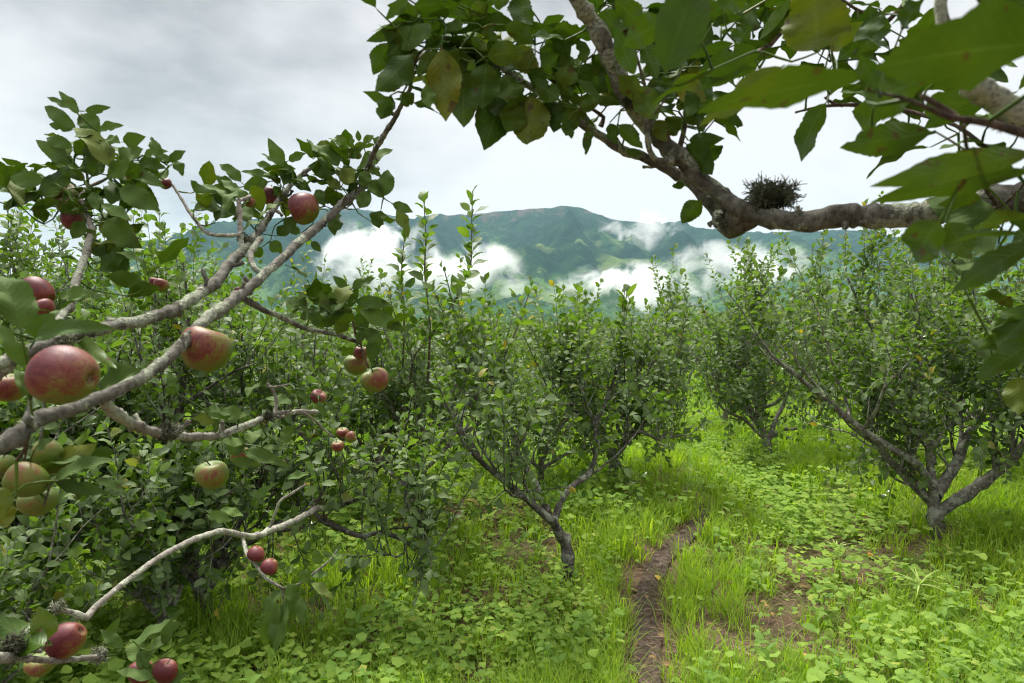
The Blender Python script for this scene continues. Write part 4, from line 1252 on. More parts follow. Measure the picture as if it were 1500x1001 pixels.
def build_near_right():
    base = np.array([1.35, .25, 0.0]); base[2] = float(gz(base[0], base[1]))
    t = Near('apple_tree', base, 'overhanging apple tree whose mossy limb and big leaves fill the top right', 53)
    J = np.array([1.05, .55, 1.72])
    mb = MB(); tube(mb, [base - [0, 0, .05], [1.32, .28, .6], [1.22, .4, 1.2], J], [.085, .07, .06, .05], 12, .03, .15, t.rs); mb.build('trunk', M['bark_near'], t.root, base)

    def lw(pts, ws, m='bark_near', spurs=0, knob=.15):
        P = np.array([at(*p) if abs(p[0]) > 12 else np.array(p) for p in pts]); R = [w / 1000 * (p[2] if abs(p[0]) > 12 else .8) / 2 for w, p in zip(ws, pts)]
        mb = MB(); Q, RQ = tube(mb, P, R, 14, .007, knob, t.rs)
        for q in range(spurs):
            i = t.rs.randint(8, len(Q) - 2); d = norm(t.rs.normal(0, 1, 3) + [0, 0, .4])
            S_, _ = grow(t.rs, Q[i], d, RQ[i] + t.rs.uniform(.006, .02), .003, .1, 4, .35)
            tube(mb, S_, [.0035, .003, .0036, .003, .0036], 6, .004, .4, t.rs)
        mb.build('branch', M[m], t.root, base); t.cl = np.vstack([t.cl, Q])
    lw([tuple(J), (1600, 275, .80), (1500, 291, .82), (1420, 303, .84), (1330, 314, .87), (1250, 318, .90), (1190, 323, .92), (1150, 321, .94), (1115, 318, .96), (1080, 303, .98), (1050, 282, 1.0), (1020, 256, 1.0), (994, 232, 1.0), (960, 196, 1.0), (925, 158, .98), (910, 125, .96), (890, 80, .94), (868, 30, .92), (845, -5, .90), (810, -60, .88)],
       [50, 48, 47, 43, 37, 33, 32, 27, 25, 25, 24, 24, 27, 26, 27, 28, 25, 24, 24, 22], spurs=10)
    lw([(1108, 316, .99), (1085, 322, 1.0), (1072, 325, 1.02), (1055, 308, 1.05), (1030, 285, 1.07), (1005, 264, 1.08), (975, 246, 1.09), (940, 228, 1.08), (915, 222, 1.07), (880, 200, 1.06), (830, 168, 1.04), (790, 137, 1.02), (750, 110, 1.0), (715, 84, .98), (680, 62, .96), (650, 55, .95), (625, 68, .94)],
       [26, 36, 38, 32, 22, 18, 16, 14, 15, 12, 11, 10, 9, 9, 8, 6, 4], spurs=5)
    lw([(1080, 305, .98), (1074, 325, 1.0), (1068, 342, 1.01)], [26, 30, 16])
    lw([(625, 68, .94), (612, 82, .95), (606, 100, .97)], [4, 4, 3], m='twig')
    # dark branch stub and short knobbly spur at the fork
    lw([(985, 236, .98), (962, 236, .97), (952, 222, .96), (948, 200, .95), (946, 180, .94)], [10, 9, 8, 8, 6], knob=.4)
    lw([(946, 182, .94), (960, 165, .92), (975, 145, .9), (1000, 100, .86)], [4, 3, 2.5, 2])
    lw([(996, 215, 1.0), (1003, 185, 1.0), (1006, 160, 1.0), (1010, 120, 1.0)], [8, 7, 6, 4], m='twig')
    lw([(880, 185, 1.06), (884, 172, 1.06), (868, 160, 1.05), (840, 140, 1.05), (800, 113, 1.05)], [9, 6, 5, 5, 4], m='twig')
    lw([(946, 130, .95), (935, 90, .95), (920, 40, .95), (912, -10, .95)], [5, 4, 3, 3], m='twig')
    lw([(1060, 108, 1.3), (1090, 95, 1.3), (1115, 78, 1.3), (1140, 48, 1.3), (1165, 20, 1.3), (1200, -20, 1.3)], [7, 10, 12, 13, 11, 10], m='twig')
    lw([(1270, 60, 1.1), (1300, 32, 1.1), (1320, 12, 1.1), (1340, -15, 1.1)], [4, 7, 8, 8], m='twig')
    lw([(1300, 20, 1.1), (1262, 18, 1.1), (1240, 5, 1.1), (1222, -8, 1.1)], [5, 5, 4, 4], m='twig')
    lw([(1165, 165, 1.0), (1195, 158, 1.0), (1225, 154, 1.0), (1280, 155, .98), (1340, 165, .95), (1400, 185, .9), (1480, 240, .85)], [3, 4, 5, 6, 6, 6, 6], m='twig')
    lw([(1225, 154, 1.0), (1215, 148, 1.0), (1208, 143, 1.0)], [5, 4, 3], m='twig')
    lw([(1620, 210, .60), (1520, 183, .58), (1440, 135, .56), (1420, 118, .55), (1390, 60, .55), (1378, 10, .55), (1385, -40, .55)], [46, 40, 34, 28, 18, 16, 14], m='bark_pale')
    lw([(1620, 235, .48), (1500, 196, .47), (1445, 180, .46), (1390, 172, .45), (1330, 146, .44), (1270, 132, .43)], [14, 13, 12, 9, 6, 4], m='twig', knob=.05)
    lw([(1400, 174, .46), (1375, 155, .46), (1350, 140, .46)], [12, 10, 8], m='twig')
    lw([(1412, 182, .5), (1414, 205, .52), (1420, 232, .54), (1440, 270, .7), (1460, 300, .82)], [5, 5, 6, 6, 7], m='twig')
    lw([(1480, 20, .5), (1440, 5, .5), (1425, -20, .5)], [8, 9, 9], m='twig')
    lw([(1500, 270, .7), (1470, 300, .78), (1440, 312, .83)], [5, 5, 6], m='twig')
    lw([(1620, 350, .5), (1540, 345, .5), (1500, 352, .5)], [8, 6, 4], m='twig')
    lw([(1620, 520, .6), (1540, 500, .6), (1505, 490, .6)], [8, 6, 4], m='twig')
    lichen(t.root, base, at(1120, 292, .97), .030, 420, 'lichen', 21, .6, ln=.020, th=.0007)
    lichen(t.root, base, at(1142, 290, .97), .024, 300, 'lichen', 27, .6, ln=.020, th=.0007)
    lichen(t.root, base, at(1068, 322, 1.0), .018, 200, 'lichen', 22, ln=.014, th=.0007)
    lichen(t.root, base, at(1058, 298, 1.0), .014, 120, 'lichen_pale', 23, ln=.008, th=.0008)
    lichen(t.root, base, at(1480, 172, .58), .016, 160, 'lichen', 24, ln=.008, th=.0007)
    lichen(t.root, base, at(920, 150, .96), .016, 160, 'lichen', 25, ln=.006, th=.0008)
    lichen(t.root, base, at(1170, 310, .92), .010, 60, 'lichen_pale', 26, ln=.004, th=.0007)
    U = True
    t.leaves([(400, -10, 225, 155, 90, 0), (440, 200, 75, 350, 105, 0), (240, 370, 115, 630, 150), (450, 470, 150, 770, 230), (450, 250, 250, 480, 220), (290, 960, 30, 818, 90), (250, 840, 170, 1030, 130), (345, 920, 450, 830, 110), (560, 740, 600, 930, 110), (700, 400, 735, 1000, 260), (880, 420, 895, 1070, 290), (1100, 540, 1060, 915, 240),
              (1000, 560, 930, 610, 60), (1090, 500, 1390, 450, 170), (1250, 220, 1485, 370, 150), (1060, 170, 1330, 230, 130), (1420, 230, 1430, -90, 210), (1080, 130, 830, 190, 90), (950, 150, 770, 80, 80, 0), (600, 200, 440, 420, 130, 0), (860, 40, 590, 130, 160), (500, 160, 250, 60, 150), (760, 30, 480, 60, 160), (1100, 30, 960, 130, 110), (700, 190, 620, 290, 100),
              (900, 280, 640, 290, 110), (1060, 250, 1180, 340, 90), (720, 330, 560, 420, 80), (950, 330, 1090, 430, 80), (860, 430, 700, 700, 150), (660, 440, 500, 640, 120), (480, 620, 530, 660, 90), (520, 130, 480, 330, 160), (300, 250, 420, 420, 180), (900, 200, 760, 260, 80, 0), (1150, -20, 1280, 10, 140), (420, 520, 370, 720, 90), (740, 120, 640, -50, 120), (940, 100, 1060, -60, 130)], 530, 0, 6, .92, U)
    t.leaves([(370, 240, 560, 150, 90), (390, 240, 715, 385, 140), (590, 350, 265, 330, 120, 0), (370, 660, 620, 400, 240), (660, 600, 935, 790, 200), (690, 690, 895, 885, 90, 0), (100, 420, 330, 620, 180), (700, 350, 760, 540, 110), (880, 260, 700, 300, 120), (1000, 60, 1100, 380, 200), (880, 100, 1060, 300, 180), (840, 480, 960, 640, 150), (500, 640, 690, 700, 130),
              (520, 700, 640, 830, 140), (540, 880, 330, 720, 150), (560, 900, 650, 800, 90), (700, 960, 880, 890, 100), (620, 640, 540, 500, 150), (300, 870, 140, 1010, 200), (250, 620, 420, 760, 150), (60, 640, 150, 900, 230), (940, 30, 760, -20, 120), (1060, 60, 960, -60, 140), (980, 700, 880, 840, 110), (600, 950, 700, 1080, 80)], 730, 0, 6, .97, U)
    for q in [(747, 108, 713, 208, 52), (776, 137, 772, 205, 50), (800, 133, 788, 192, 38), (730, 110, 726, 165, 40), (860, 188, 858, 224, 11), (893, 180, 902, 208, 18), (905, 182, 938, 214, 20), (833, 176, 837, 201, 13), (775, 141, 735, 164, 17), (820, 150, 812, 190, 26), (850, 160, 830, 196, 24), (870, 195, 855, 205, 12), (916, 220, 940, 226, 10), (760, 150, 745, 190, 34)]:
        t.leaf(*q, .98, U)
    for q in [(930, 112, 903, 46, 24, .7), (975, 30, 920, 62, 40, .7), (1118, 77, 1032, 104, 38, .8), (1077, 63, 1014, 84, 15, .8), (1043, 102, 963, 150, 22, .7), (1112, 100, 1033, 129, 19, .8), (1162, -8, 1118, 52, 14, .9), (1080, 64, 1100, 40, 26, .9), (1042, 38, 1084, 27, 15, .9), (1030, 80, 1040, 35, 18, .9), (1090, 20, 1115, 0, 16, .95),
              (1060, 20, 1090, -30, 40, .9), (1020, 10, 1060, 25, 26, .9), (1004, 210, 1040, 252, 32, .98), (1008, 206, 1057, 203, 19, .95), (1045, 168, 1081, 204, 20, .9), (973, 195, 1000, 176, 25, .98), (1028, 294, 1001, 325, 24, 1.02), (1004, 272, 986, 273, 10, 1.02), (1150, 95, 1038, 175, 34, .6), (960, 150, 985, 120, 30, .95), (1000, 175, 1040, 150, 34, .95), (1010, 150, 1050, 170, 34, .95), (960, 175, 975, 205, 22, .95), (1020, 190, 1040, 175, 16, .95),
              (940, 60, 960, 110, 30, .9), (930, 125, 960, 170, 32, .9), (905, 110, 940, 150, 26, .95), (870, 100, 900, 130, 24, 1.), (990, 120, 1030, 145, 30, .9), (1040, 110, 1010, 165, 32, .85), (900, 0, 940, 40, 30, .9),
              (1200, 76, 1192, -12, 78, .74), (1215, 76, 1260, 36, 26, .85), (1298, 20, 1255, 57, 22, .7), (1282, 66, 1274, 12, 42, .85), (1322, 42, 1352, 2, 34, .7), (1212, 148, 1177, 230, 33, .85), (1370, 193, 1245, 214, 40, .68), (1262, 192, 1300, 148, 44, .75), (1290, 70, 1250, 80, 20, .8), (1230, 50, 1262, 68, 26, .85), (1225, 90, 1270, 62, 22, .9),
              (1520, 224, 1302, 268, 38, .52), (1520, 250, 1300, 292, 36, .54), (1378, 322, 1346, 380, 52, .6), (1505, 345, 1392, 360, 13, .5), (1520, 352, 1407, 420, 34, .48), (1510, 318, 1430, 338, 22, .6), (1385, 325, 1420, 375, 34, .7), (1490, 255, 1410, 225, 34, .6), (1440, 290, 1380, 300, 24, .8), (1480, 310, 1500, 340, 20, .7),
              (1540, 470, 1440, 508, 30, .6), (1525, 445, 1468, 505, 44, .58), (1520, 498, 1440, 552, 36, .55), (1490, 552, 1492, 602, 34, .6), (1500, 470, 1450, 490, 20, .6), (1270, 150, 1350, 118, 60, .45), (1285, 130, 1262, 85, 26, .43), (1460, 30, 1520, -10, 50, .6), (1350, 160, 1420, 150, 40, .6)]:
        t.leaf(*q[:5], q[5], U)
    t.leaf(973, 112, 1018, -30, 62, .56, False, 0, .1)
    t.leaf(1276, 112, 1046, 160, 54, .42, U, .0, .3); t.leaf(1545, 62, 1310, 96, 112, .385, U, .0, .25)
    for (x, y, d, n) in [(640, 40, .98, 8), (600, 70, .98, 6), (700, 40, 1.0, 8), (770, 60, 1.02, 6), (820, 100, 1.05, 7), (870, 150, 1.1, 5), (950, 110, 1.05, 8), (990, 60, 1.05, 8), (1010, 140, 1.1, 6), (900, 20, 1.1, 6), (1060, 60, 1.15, 4), (1230, 20, 1.1, 4), (1290, 80, 1.1, 5), (1320, 160, 1.0, 3), (1440, 250, .9, 4), (1470, 100, .8, 4), (1020, 30, 1.1, 6), (1060, 10, 1.15, 6), (1100, 40, 1.15, 5), (1130, 10, 1.2, 5), (1030, 90, 1.1, 6), (1070, 125, 1.1, 5), (1110, 100, 1.15, 5), (1180, 60, 1.15, 6), (1220, 80, 1.1, 5), (1250, 110, 1.1, 5), (1300, 110, 1.05, 5), (1330, 40, 1.1, 4), (1240, 10, 1.15, 5), (960, 60, 1.05, 6), (920, 80, 1.05, 6), (980, 160, 1.05, 5), (850, 120, 1.1, 5), (1400, 215, .9, 4), (1470, 240, .85, 4), (1440, 350, .8, 4), (1480, 450, .8, 4), (1380, 150, .95, 4), (660, 120, 1., 5), (720, 140, 1., 4), (760, 120, 1.05, 5), (670, 90, 1., 5)]:
        t.rosette(x, y, d, n, .085, up=.1, spread=.035)
    # unseen crown added to shade the big near leaves, above and behind the viewer
    cr = np.random.RandomState(9)
    mb = MB(); tube(mb, [[1.28, .34, .9], [1.36, .1, 1.4], [1.25, -.1, 1.9], [1.1, -.15, 2.25], [.9, -.3, 2.42]], [.06, .05, .042, .036, .03], 10, .03, .15, cr); mb.build('branch', M['bark_near'], t.root, base)
    for k in range(46):
        a = cr.uniform(0, 6.28); d = np.array([math.cos(a), math.sin(a), cr.uniform(.3, 1.0)])
        Q, RQ = grow(cr, np.array([1.1, -.15, 2.25]) if k % 2 else np.array([.9, -.3, 2.4]), np.array([-cr.uniform(.1, 1.2), cr.uniform(-.7, .9), cr.uniform(.6, 1.2)]), cr.uniform(.9, 1.7), .016, .2, 9, .2)
        mb = MB()
        Q = Q[[i for i in range(len(Q)) if Q[i][2] > 1.7 + .50 * max(0, Q[i][1]) and not (Q[i][1] > .15 and Q[i][2] < 1.85)]]
        if len(Q) < 3: continue
        tube(mb, Q, np.linspace(.016, .005, len(Q)), 7, .04, .2, cr); mb.build('branch', M['bark_near'], t.root, base)
        t.cl = np.vstack([t.cl, smooth_path(Q, np.ones(len(Q)), .03)[0]])
        for q in Q[1:]:
            for e in range(11):
                c = q + cr.normal(0, .10, 3)
                if c[2] < 1.72 + .55 * max(0, c[1]) + .08: continue
                l = cr.uniform(.08, .125); a = cr.uniform(0, 6.28)
                t.P.append(c); t.T.append(np.array([math.cos(a), math.sin(a), cr.uniform(-.6, .3)])); t.N.append(np.array([0, 0, 1]) + cr.normal(0, .4, 3))
                t.L.append(l); t.W.append(l * .55); t.B.append(cr.uniform(.3, 1.2)); t.F.append(.3)
    t.finish()


# ------------------------------------------------------------------ apples
def apple_mesh(seed):
    rs = np.random.RandomState(seed); n = 22; s = 28
    th = np.linspace(0, np.pi, n)
    r = np.sin(th) * (1 + .13 * np.cos(th)) ; z = np.cos(th) * .95
    z = z - .34 * np.exp(-(th / .34) ** 2) + .24 * np.exp(-((np.pi - th) / .28) ** 2)
    r = r * (1 + .04 * np.exp(-((th - .7) / .4) ** 2))
    a = np.linspace(0, 2 * np.pi, s, endpoint=False)
    lob = 1 + .018 * np.cos(5 * a + rs.rand() * 6)[None] * (th / np.pi)[:, None] + (.05 + .05 * rs.rand()) * np.cos(a + rs.rand() * 6)[None] + .035 * np.cos(2 * a + rs.rand() * 6)[None]
    V = np.stack([r[:, None] * np.cos(a) * lob, r[:, None] * np.sin(a) * lob, np.repeat(z[:, None], s, 1) + .05 * r[:, None] * np.cos(a + 1)[None]], -1)
    i, j = np.meshgrid(np.arange(n - 1), np.arange(s), indexing='ij'); j2 = (j + 1) % s
    F = np.stack([i * s + j, (i + 1) * s + j, (i + 1) * s + j2, i * s + j2], -1).reshape(-1, 4)
    mb = MB(); mb.add(V, F)
    return mb


def build_apples():
    from mathutils import Matrix
    # px, py, half-width px, depth, (axis angle of stem in the picture, deg; 90 = up), elongation across axis, ripeness, label
    A = [
        (94, 549, 49, .64, 172, .88, .62, 'biggest rosy apple lying on the thick limb at the left edge'),
        (56, 428, 27, 1.02, 150, .72, .66, 'long pink apple above the leaf-shaded pair at the left edge'),
        (62, 453, 17, 1.0, 120, .9, .60, 'smooth pink apple tucked under the long pink one'),
        (14, 568, 25, .85, 90, .9, .50, 'half-hidden orange apple behind the leaf stalks of the biggest apple'),
        (301, 512, 37, .93, 75, 1.0, .42, 'large green and red apple with a black split, hanging behind the limb'),
        (313, 696, 24, 1.3, 95, .95, .29, 'round greenish apple hanging alone below the curved pale limb'),
        (352, 668, 15, 1.4, 90, 1.0, .42, 'apple mostly hidden by leaves just right of the round greenish one'),
        (445, 303, 24, 1.36, 200, .95, .66, 'dark red apple resting against the upper limb under the sky'),
        (396, 288, 13, 1.42, 80, 1.15, .68, 'dark red apple half behind the upper limb beside the biggest leaf spray'),
        (366, 297, 9, 1.3, 90, .9, .50, 'small orange apple behind the upright pale stub'),
        (522, 227, 8, 1.45, 60, .8, .52, 'tiny pink apple in the leaf tuft near the top of the limb'),
        (95, 286, 21, 1.2, 60, .9, .52, 'striped red apple at the top of the left leaf cluster'),
        (104, 303, 17, 1.19, 100, .85, .22, 'dark green apple wedged under the striped red one'),
        (130, 300, 10, 1.22, 90, .9, .15, 'small all-green apple right of the pale upright branch'),
        (105, 323, 16, 1.2, 90, 1.0, .60, 'dull red apple lowest of the left leaf cluster'),
        (243, 270, 9, 1.3, 120, .9, .62, 'small red apple at the tip of a thin branch against the sky'),
        (226, 414, 9, 1.45, 90, .9, .58, 'small shaded red apple, left one of the pair above the lichened limb'),
        (237, 418, 11, 1.42, 80, .9, .50, 'red-green apple, right one of the pair above the lichened limb'),
        (352, 428, 9, 1.2, 90, .9, .66, 'little crimson apple peeping above the fork of the long limb'),
        (530, 518, 12, 1.46, 80, 1.0, .52, 'upper pink apple of the cluster at the end of the middle twig'),
        (521, 534, 18, 1.50, 100, .95, .30, 'greener shaded apple at the back of the middle twig cluster'),
        (549, 558, 21, 1.42, 110, .93, .42, 'lowest and brightest apple of the middle twig cluster'),
        (466, 582, 12, 1.7, 60, .85, .74, 'lone bright crimson apple above the end of the curved pale limb'),
        (494, 654, 10, 1.65, 90, .9, .48, 'lowest apple of the small trio beside a yellow leaf'),
        (502, 634, 9, 1.68, 90, .9, .50, 'topmost apple of the small trio beside a yellow leaf'),
        (514, 641, 9, 1.66, 20, .9, .46, 'right-hand apple of the small trio beside a yellow leaf'),
        (637, 435, 3.4, 3.9, 90, .9, .66, 'tiny distant red apple among the tall thin shoots'),
        (70, 665, 22, .84, 165, .88, .27, 'yellow-green apple with a pink cheek, top of the hanging cluster'),
        (4, 684, 19, .82, 90, 1.0, .23, 'green apple cut by the left edge of the view'),
        (40, 704, 32, .80, 160, .76, .29, 'widest green and pink apple in the middle of the hanging cluster'),
        (54, 736, 26, .86, 90, .82, .21, 'olive-green apple at the bottom of the hanging cluster'),
        (98, 939, 29, 1.12, 215, .84, .72, 'rosy oval apple lying on the broken low branch'),
        (58, 975, 21, 1.14, 90, .75, .36, 'green apple hanging under the broken low branch'),
        (207, 986, 18, 1.27, 90, 1.0, .70, 'dark crimson apple behind a leaf at the bottom edge'),
        (243, 984, 17, 1.22, 80, 1.1, .76, 'bright crimson apple right of its twin at the bottom edge'),
        (375, 811, 13, 2.12, 250, .92, .76, 'upper of the two crimson apples on the low bare branch'),
        (396, 830, 13, 2.08, 245, .95, .70, 'lower of the two crimson apples on the low bare branch'),
    ]
    skin = M['apple']; rs = np.random.RandomState(3)
    stem_m = M['twig']
    for q, (px, py, hw, d, ang, el, ripe, lab) in enumerate(A):
        c = at(px, py, d); r = hw / 1000 * d
        mb = apple_mesh(q); o = mb.build('apple', skin)
        a = math.radians(ang)
        zdir = Vector((math.cos(a), rs.uniform(-.35, .35), math.sin(a))).normalized()
        # blush faces the light: up and a little toward the viewer
        want = Vector((.1, -.55, .8)); x = (want - zdir * want.dot(zdir)).normalized(); y = zdir.cross(x)
        o.matrix_world = Matrix.Translation(Vector(c)) @ Matrix((x, y, zdir)).transposed().to_4x4() @ Matrix.Diagonal((r * el if abs(math.sin(a)) < .7 else r, r * el if abs(math.sin(a)) < .7 else r, r * (1.0 if abs(math.sin(a)) < .7 else el), 1))
        o.color = (1, 1, 1, ripe)
        tag(o, lab, 'apple', 'apples on the trees')
        st = MB(); Q, _ = grow(rs, [0, 0, .45], [rs.normal(0, .3), rs.normal(0, .3), 1], .75, .05, .2, 5, .15); tube(st, Q, [.06, .045, .04, .04, .045, .06], 6, .1, .1, rs)
        so = st.build('stem', stem_m, o)
        cx = MB(); K = 5; aa = np.arange(K) * 6.283 / K
        P = np.stack([np.cos(aa) * .05, np.sin(aa) * .05, -.66 + 0 * aa], -1); T = np.stack([np.cos(aa) * .6, np.sin(aa) * .6, -1 + 0 * aa], -1); Nn = np.stack([np.cos(aa), np.sin(aa), .6 + 0 * aa], -1)
        leaf_batch(cx, P, T, Nn, .22, .1, 1.0, .3, 5, 3, pet=.01, rs=rs); cx.build('calyx', M['twig'], o)


# ------------------------------------------------------------------ ground cover
def scatter(rs, n, y0, y1, dens_pow=1.0, xm=.9):
    """random ground positions inside the view wedge, thinner with distance"""
    u = rs.rand(n); y = (y0 ** (1 - dens_pow) + u * (y1 ** (1 - dens_pow) - y0 ** (1 - dens_pow))) ** (1 / (1 - dens_pow)) if dens_pow != 1 else y0 * (y1 / y0) ** u
    x = rs.uniform(-1, 1, n) * (xm * y + .6)
    return x, y


def bare(x, y):
    """1 where straw and soil show through"""
    b = np.zeros_like(x)
    for px, py, rx, ry in [(1105, 895, .38, .24), (1215, 835, .42, .28), (1290, 815, .3, .22), (1130, 965, .45, .18), (1170, 950, .3, .2), (770, 810, .25, .2), (450, 900, .22, .15), (1350, 850, .25, .15), (660, 770, .2, .15), (1030, 935, .2, .15)]:
        c = hit(px, py)[0]
        b = np.maximum(b, np.clip(1.58 - np.hypot((x - c[0]) / rx, (y - c[1]) / ry) + (fbm(x * 6, y * 6, 77) - .5) * 1.6, 0, 1))
    return b


def build_cover():
    rs = np.random.RandomState(77)
    # grass tufts
    n = 15000
    x, y = scatter(rs, n, 1.5, 30, 1.15)
    pd = path_dist(x, y); gn = fbm(x * .9, y * .9, 61)
    near_path = np.exp(-((pd - .24) / .28) ** 2)
    want = np.clip((gn - .36) * 4.2, .24, 1) + near_path * .9 + np.clip((y - 5) / 6, 0, .6)
    want *= (1 - .9 * bare(x, y))
    # the lower left and right corners are mostly broad-leaved weeds
    keep = (rs.rand(n) < want) & ((pd > .12 + .03 * rs.randn(n)) | ((y > 4.9) & (rs.rand(n) < .75)))
    x, y = x[keep], y[keep]; K = len(x)
    nb = np.where(y < 7, 22, 14)
    P = []; idx = np.repeat(np.arange(K), nb); B = len(idx)
    th = rs.uniform(0, 2 * np.pi, B); rr = np.abs(rs.normal(0, .035, B)) * (1 + .06 * y[idx])
    bx = x[idx] + rr * np.cos(th); by = y[idx] + rr * np.sin(th); pdb = path_dist(bx, by)
    lean = rs.uniform(.15, 1.0, B); az = th + rs.normal(0, .7, B)
    tallf = (.55 + 1.0 * fbm(x * 1.3, y * 1.3, 66))[idx]
    Ln = rs.uniform(.08, .25, B) * tallf * (1 + np.clip((y[idx] - 5) / 25, 0, .5)); Wd = rs.uniform(.0028, .0062, B) * (1 + np.clip((y[idx] - 3) / 6, 0, 4.0))
    ok = (pdb > .055) | (by > 4.9)
    P = np.stack([bx, by, gz(bx, by) - .01], -1)[ok]
    T = np.stack([np.cos(az) * lean, np.sin(az) * lean, np.ones(B)], -1)[ok]
    Nn = np.stack([-np.cos(az), -np.sin(az), lean], -1)[ok]
    mb = MB(); leaf_batch(mb, P, T, Nn, Ln[ok], Wd[ok], rs.uniform(.4, 2.6, ok.sum()), .25, 5, 3, pet=.02, rs=rs, k=.5, pw=.6)
    tag(mb.build('grass', M['grass']), 'bright green arching grass growing along the path and between the trees', None, None, 'stuff')
    print('blades', ok.sum())
    # broad-leaved weeds
    n = 26000
    x, y = scatter(rs, n, 1.4, 15, 1.2)
    pd = path_dist(x, y); wn_ = fbm(x * .9, y * .9, 61)
    want = np.clip((.62 - wn_) * 4, .12, 1) * (1 - .93 * bare(x, y)) * np.where(pd < .45, .35, 1)
    keep = (rs.rand(n) < want) & (pd > .15); x, y = x[keep], y[keep]; K = len(x)
    size = (.5 + 1.1 * fbm(x * 1.1, y * 1.1, 91)) * rs.uniform(.7, 1.3, K)
    nl = rs.randint(3, 7, K); idx = np.repeat(np.arange(K), nl); B = len(idx)
    th = rs.uniform(0, 6.28, B); rad = rs.uniform(.01, .075, B) * size[idx]
    hx = x[idx] + rad * np.cos(th); hy = y[idx] + rad * np.sin(th); hz = gz(hx, hy) + rs.uniform(.012, .15, B) * size[idx]
    P = np.stack([hx, hy, hz], -1); T = np.stack([np.cos(th), np.sin(th), rs.uniform(-.35, .25, B)], -1)
    Nn = np.stack([rs.normal(0, .25, B), rs.normal(0, .25, B) - .1, np.ones(B)], -1)
    Ln = rs.uniform(.022, .050, B) * size[idx] * (1 + np.clip((y[idx] - 4) / 8, 0, .7)); 
    mb = MB(); leaf_batch(mb, P, T, Nn, Ln, Ln * rs.uniform(.75, 1.05, B), rs.uniform(.2, 1.2, B), rs.uniform(.1, .45, B), 6, 5, pet=.06, wave=.2, rs=rs, k=.62, pw=.62)
    # stems
    S0 = np.stack([x[idx], y[idx], gz(x[idx], y[idx]) - .005], -1); D = P - S0; ln = np.linalg.norm(D, axis=1)
    leaf_batch(mb, S0, D, np.stack([rs.normal(0, 1, B), -np.ones(B), 0 * th], -1), ln, .0026, .3, 0, 2, 3, pet=.3, rs=rs, k=.5, pw=.1)
    tag(mb.build('ground_cover', M['weed']), 'broad heart-leaved weeds carpeting the orchard floor', None, None, 'stuff')
    print('weed leaves', B)
    # taller weeds: upright stems with pairs of narrow leaves
    n = 2600
    x, y = scatter(rs, n, 1.5, 12, 1.2); pd = path_dist(x, y); keep = (pd > .2) & (rs.rand(n) < np.clip(fbm(x * .7, y * .7, 303) * 2.4 - .8, 0.05, 1) * (1 - .8 * bare(x, y))); x, y = x[keep], y[keep]; K = len(x)
    H = rs.uniform(.08, .26, K); idx = np.repeat(np.arange(K), 9); B = len(idx); f = np.tile(np.linspace(.25, 1, 9), K); th = np.tile(np.arange(9) * 2.4, K) + rs.uniform(0, 6.28, K)[idx]
    lx = rs.normal(0, .25, K); ly = rs.normal(0, .25, K)
    P = np.stack([x[idx] + lx[idx] * H[idx] * f, y[idx] + ly[idx] * H[idx] * f, gz(x, y)[idx] + H[idx] * f], -1)
    Ln = H[idx] * rs.uniform(.22, .42, B) * (1.25 - .6 * f)
    mb = MB(); leaf_batch(mb, P, np.stack([np.cos(th), np.sin(th), rs.uniform(-.1, .6, B)], -1), np.stack([rs.normal(0, .2, B), rs.normal(0, .2, B), np.ones(B)], -1), Ln, Ln * rs.uniform(.28, .5, B), rs.uniform(.3, 1.3, B), .4, 5, 3, pet=.08, rs=rs)
    leaf_batch(mb, np.stack([x, y, gz(x, y) - .01], -1), np.stack([lx, ly, np.ones(K)], -1), np.stack([np.ones(K), 0 * x, 0 * x], -1), H * 1.05, .004, .1, 0, 3, 3, pet=.3, rs=rs, k=.5, pw=.1)
    tag(mb.build('undergrowth', M['undergrowth']), 'darker upright weeds with narrow leaves mixed through the grass', None, None, 'stuff')
    # straw litter
    n = 90000
    x, y = scatter(rs, n, 1.4, 8, 1.3); pd = path_dist(x, y)
    want = bare(x, y) * .95 + np.where(pd < .15, .28, 0) + .10
    keep = rs.rand(n) < want; x, y = x[keep], y[keep]; B = len(x); th = rs.uniform(0, 6.28, B)
    P = np.stack([x, y, gz(x, y) + np.where(path_dist(x, y) < .16, .018, .006) + rs.uniform(0, .012, B)], -1)
    T = np.stack([np.cos(th), np.sin(th), rs.normal(.02, .12, B)], -1); Nn = np.stack([rs.normal(0, .3, B), rs.normal(0, .3, B), np.ones(B)], -1)
    mb = MB(); leaf_batch(mb, P, T, Nn, rs.uniform(.05, .19, B) * np.where(path_dist(x, y) < .16, .4, 1), rs.uniform(.0022, .0058, B), rs.uniform(-.3, .9, B), .1, 3, 3, pet=.02, rs=rs, k=.5, pw=.3)
    tag(mb.build('straw_litter', M['straw']), 'dry brown straw and clippings lying on the bare patches', None, None, 'stuff')
    # litter of brown and yellowed leaves
    n = 900; x, y = scatter(rs, n, 1.5, 9, 1.2); th = rs.uniform(0, 6.28, n); mb = MB()
    leaf_batch(mb, np.stack([x, y, gz(x, y) + rs.uniform(.01, .07, n)], -1), np.stack([np.cos(th), np.sin(th), rs.uniform(-.3, .3, n)], -1), np.stack([rs.normal(0, .4, n), rs.normal(0, .4, n), np.ones(n)], -1), rs.uniform(.03, .06, n), rs.uniform(.014, .03, n), rs.uniform(.3, 2.2, n), rs.uniform(.2, 1, n), 6, 3, pet=.1, wave=.3, rs=rs)
    tag(mb.build('leaf_litter', M['litter']), 'small brown and tan dead leaves scattered among the weeds', None, None, 'stuff')
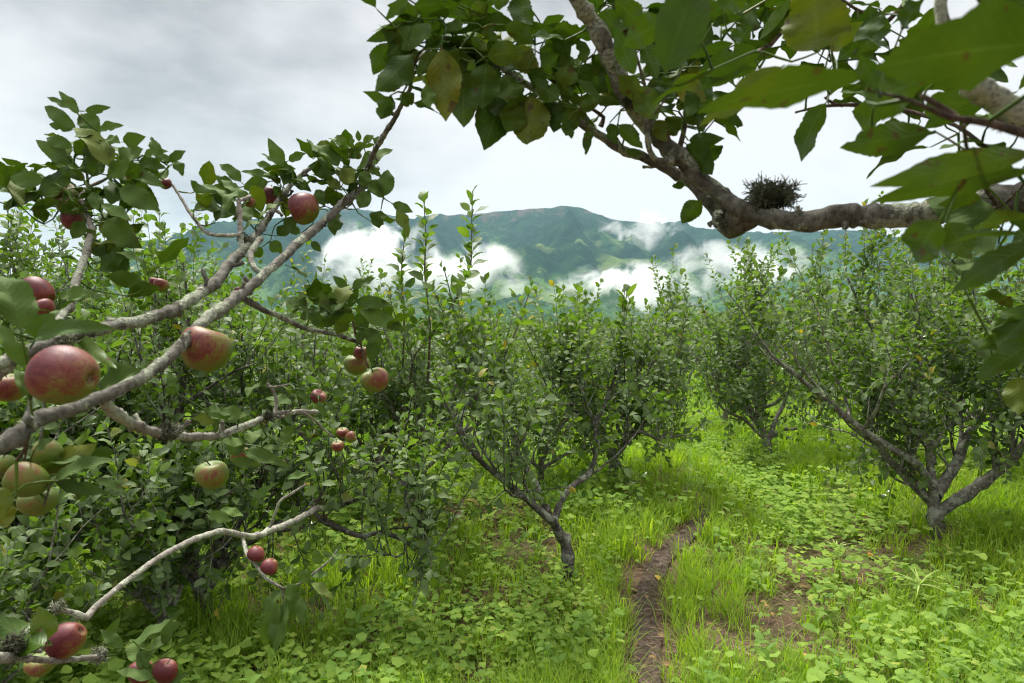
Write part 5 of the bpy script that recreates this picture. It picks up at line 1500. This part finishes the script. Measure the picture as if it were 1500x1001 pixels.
    # yellow fallen leaves
    spots = [(965, 856, 'yellow fallen leaf lying on the dirt path'), (1272, 828, 'yellow fallen leaf in the straw left of the tall sedge'), (597, 783, 'orange fallen leaf in the bright grass under the long low limb'),
             (487, 868, 'yellow leaf on the grass right of the drooping pale leaves'), (1452, 842, 'yellow fallen leaf among the weeds near the right edge'), (540, 880, 'small tan fallen leaf beside the grass tuft'), (430, 812, 'orange fallen leaf behind the two crimson apples'), (1180, 985, 'tan fallen leaf in the weeds at the bottom edge')]
    for q, (px, py, lab) in enumerate(spots):
        c = hit(px, py)[0]; a = rs.uniform(0, 6.28); mb = MB()
        c = c + np.array([0, 0, .05 if q else .02])
        leaf_batch(mb, [c], [[math.cos(a), math.sin(a), .2]], [[.1, -.5, 1]], .06, .034, .8, .4, 12, 5, pet=.12, serr=.03, wave=.2, rs=rs)
        tag(mb.build('fallen_leaf', M['yellow_leaf'], None, c), lab, 'leaf', 'fallen leaves on the orchard floor')


def build_sedge(px, py, h, r, label, seed):
    """umbrella sedge: bare stalk topped with a wheel of narrow pale bracts"""
    rs = np.random.RandomState(seed); b, d = hit(px, py); root = empty('sedge_plant', b)
    P, R = grow(rs, [b[0], b[1], b[2] - .02], [.05, 0, 1], h, .0028, .2, 6, .03); mb = MB(); tube(mb, P, [.003] * 7, 6, .03, 0, rs); mb.build('stalk', M['weed'], root, b)
    top = P[-1]; K = 11; a = np.arange(K) * 6.283 / K + rs.uniform(-.2, .2, K)
    T = np.stack([np.cos(a), np.sin(a), rs.uniform(-.1, .75, K)], -1); mb = MB()
    leaf_batch(mb, np.repeat(top[None], K, 0), T, np.stack([-.2 * np.cos(a), -.2 * np.sin(a), np.ones(K)], -1), rs.uniform(.6, 1.15, K) * r, .0075, rs.uniform(.3, 1.3, K), .4, 12, 3, pet=.02, rs=rs, k=.6, pw=.7)
    mb.build('bracts', M['sedge'], root, b)
    tag(root, label, 'sedge', 'sedges in the weeds')


build_ground()
build_path()
build_mountain()
build_haze()
build_clouds()
build_orchard()
build_mid_trees()
build_near_left()
build_low_branch(*TREE_E)
build_near_right()
build_apples()
build_cover()
build_sedge(1338, 918, .24, .17, 'tallest pale umbrella-like sedge standing at the lower right', 1)
build_sedge(1222, 826, .13, .10, 'small pale star-shaped sedge beside the straw patch', 2)
bpy.context.view_layer.update()
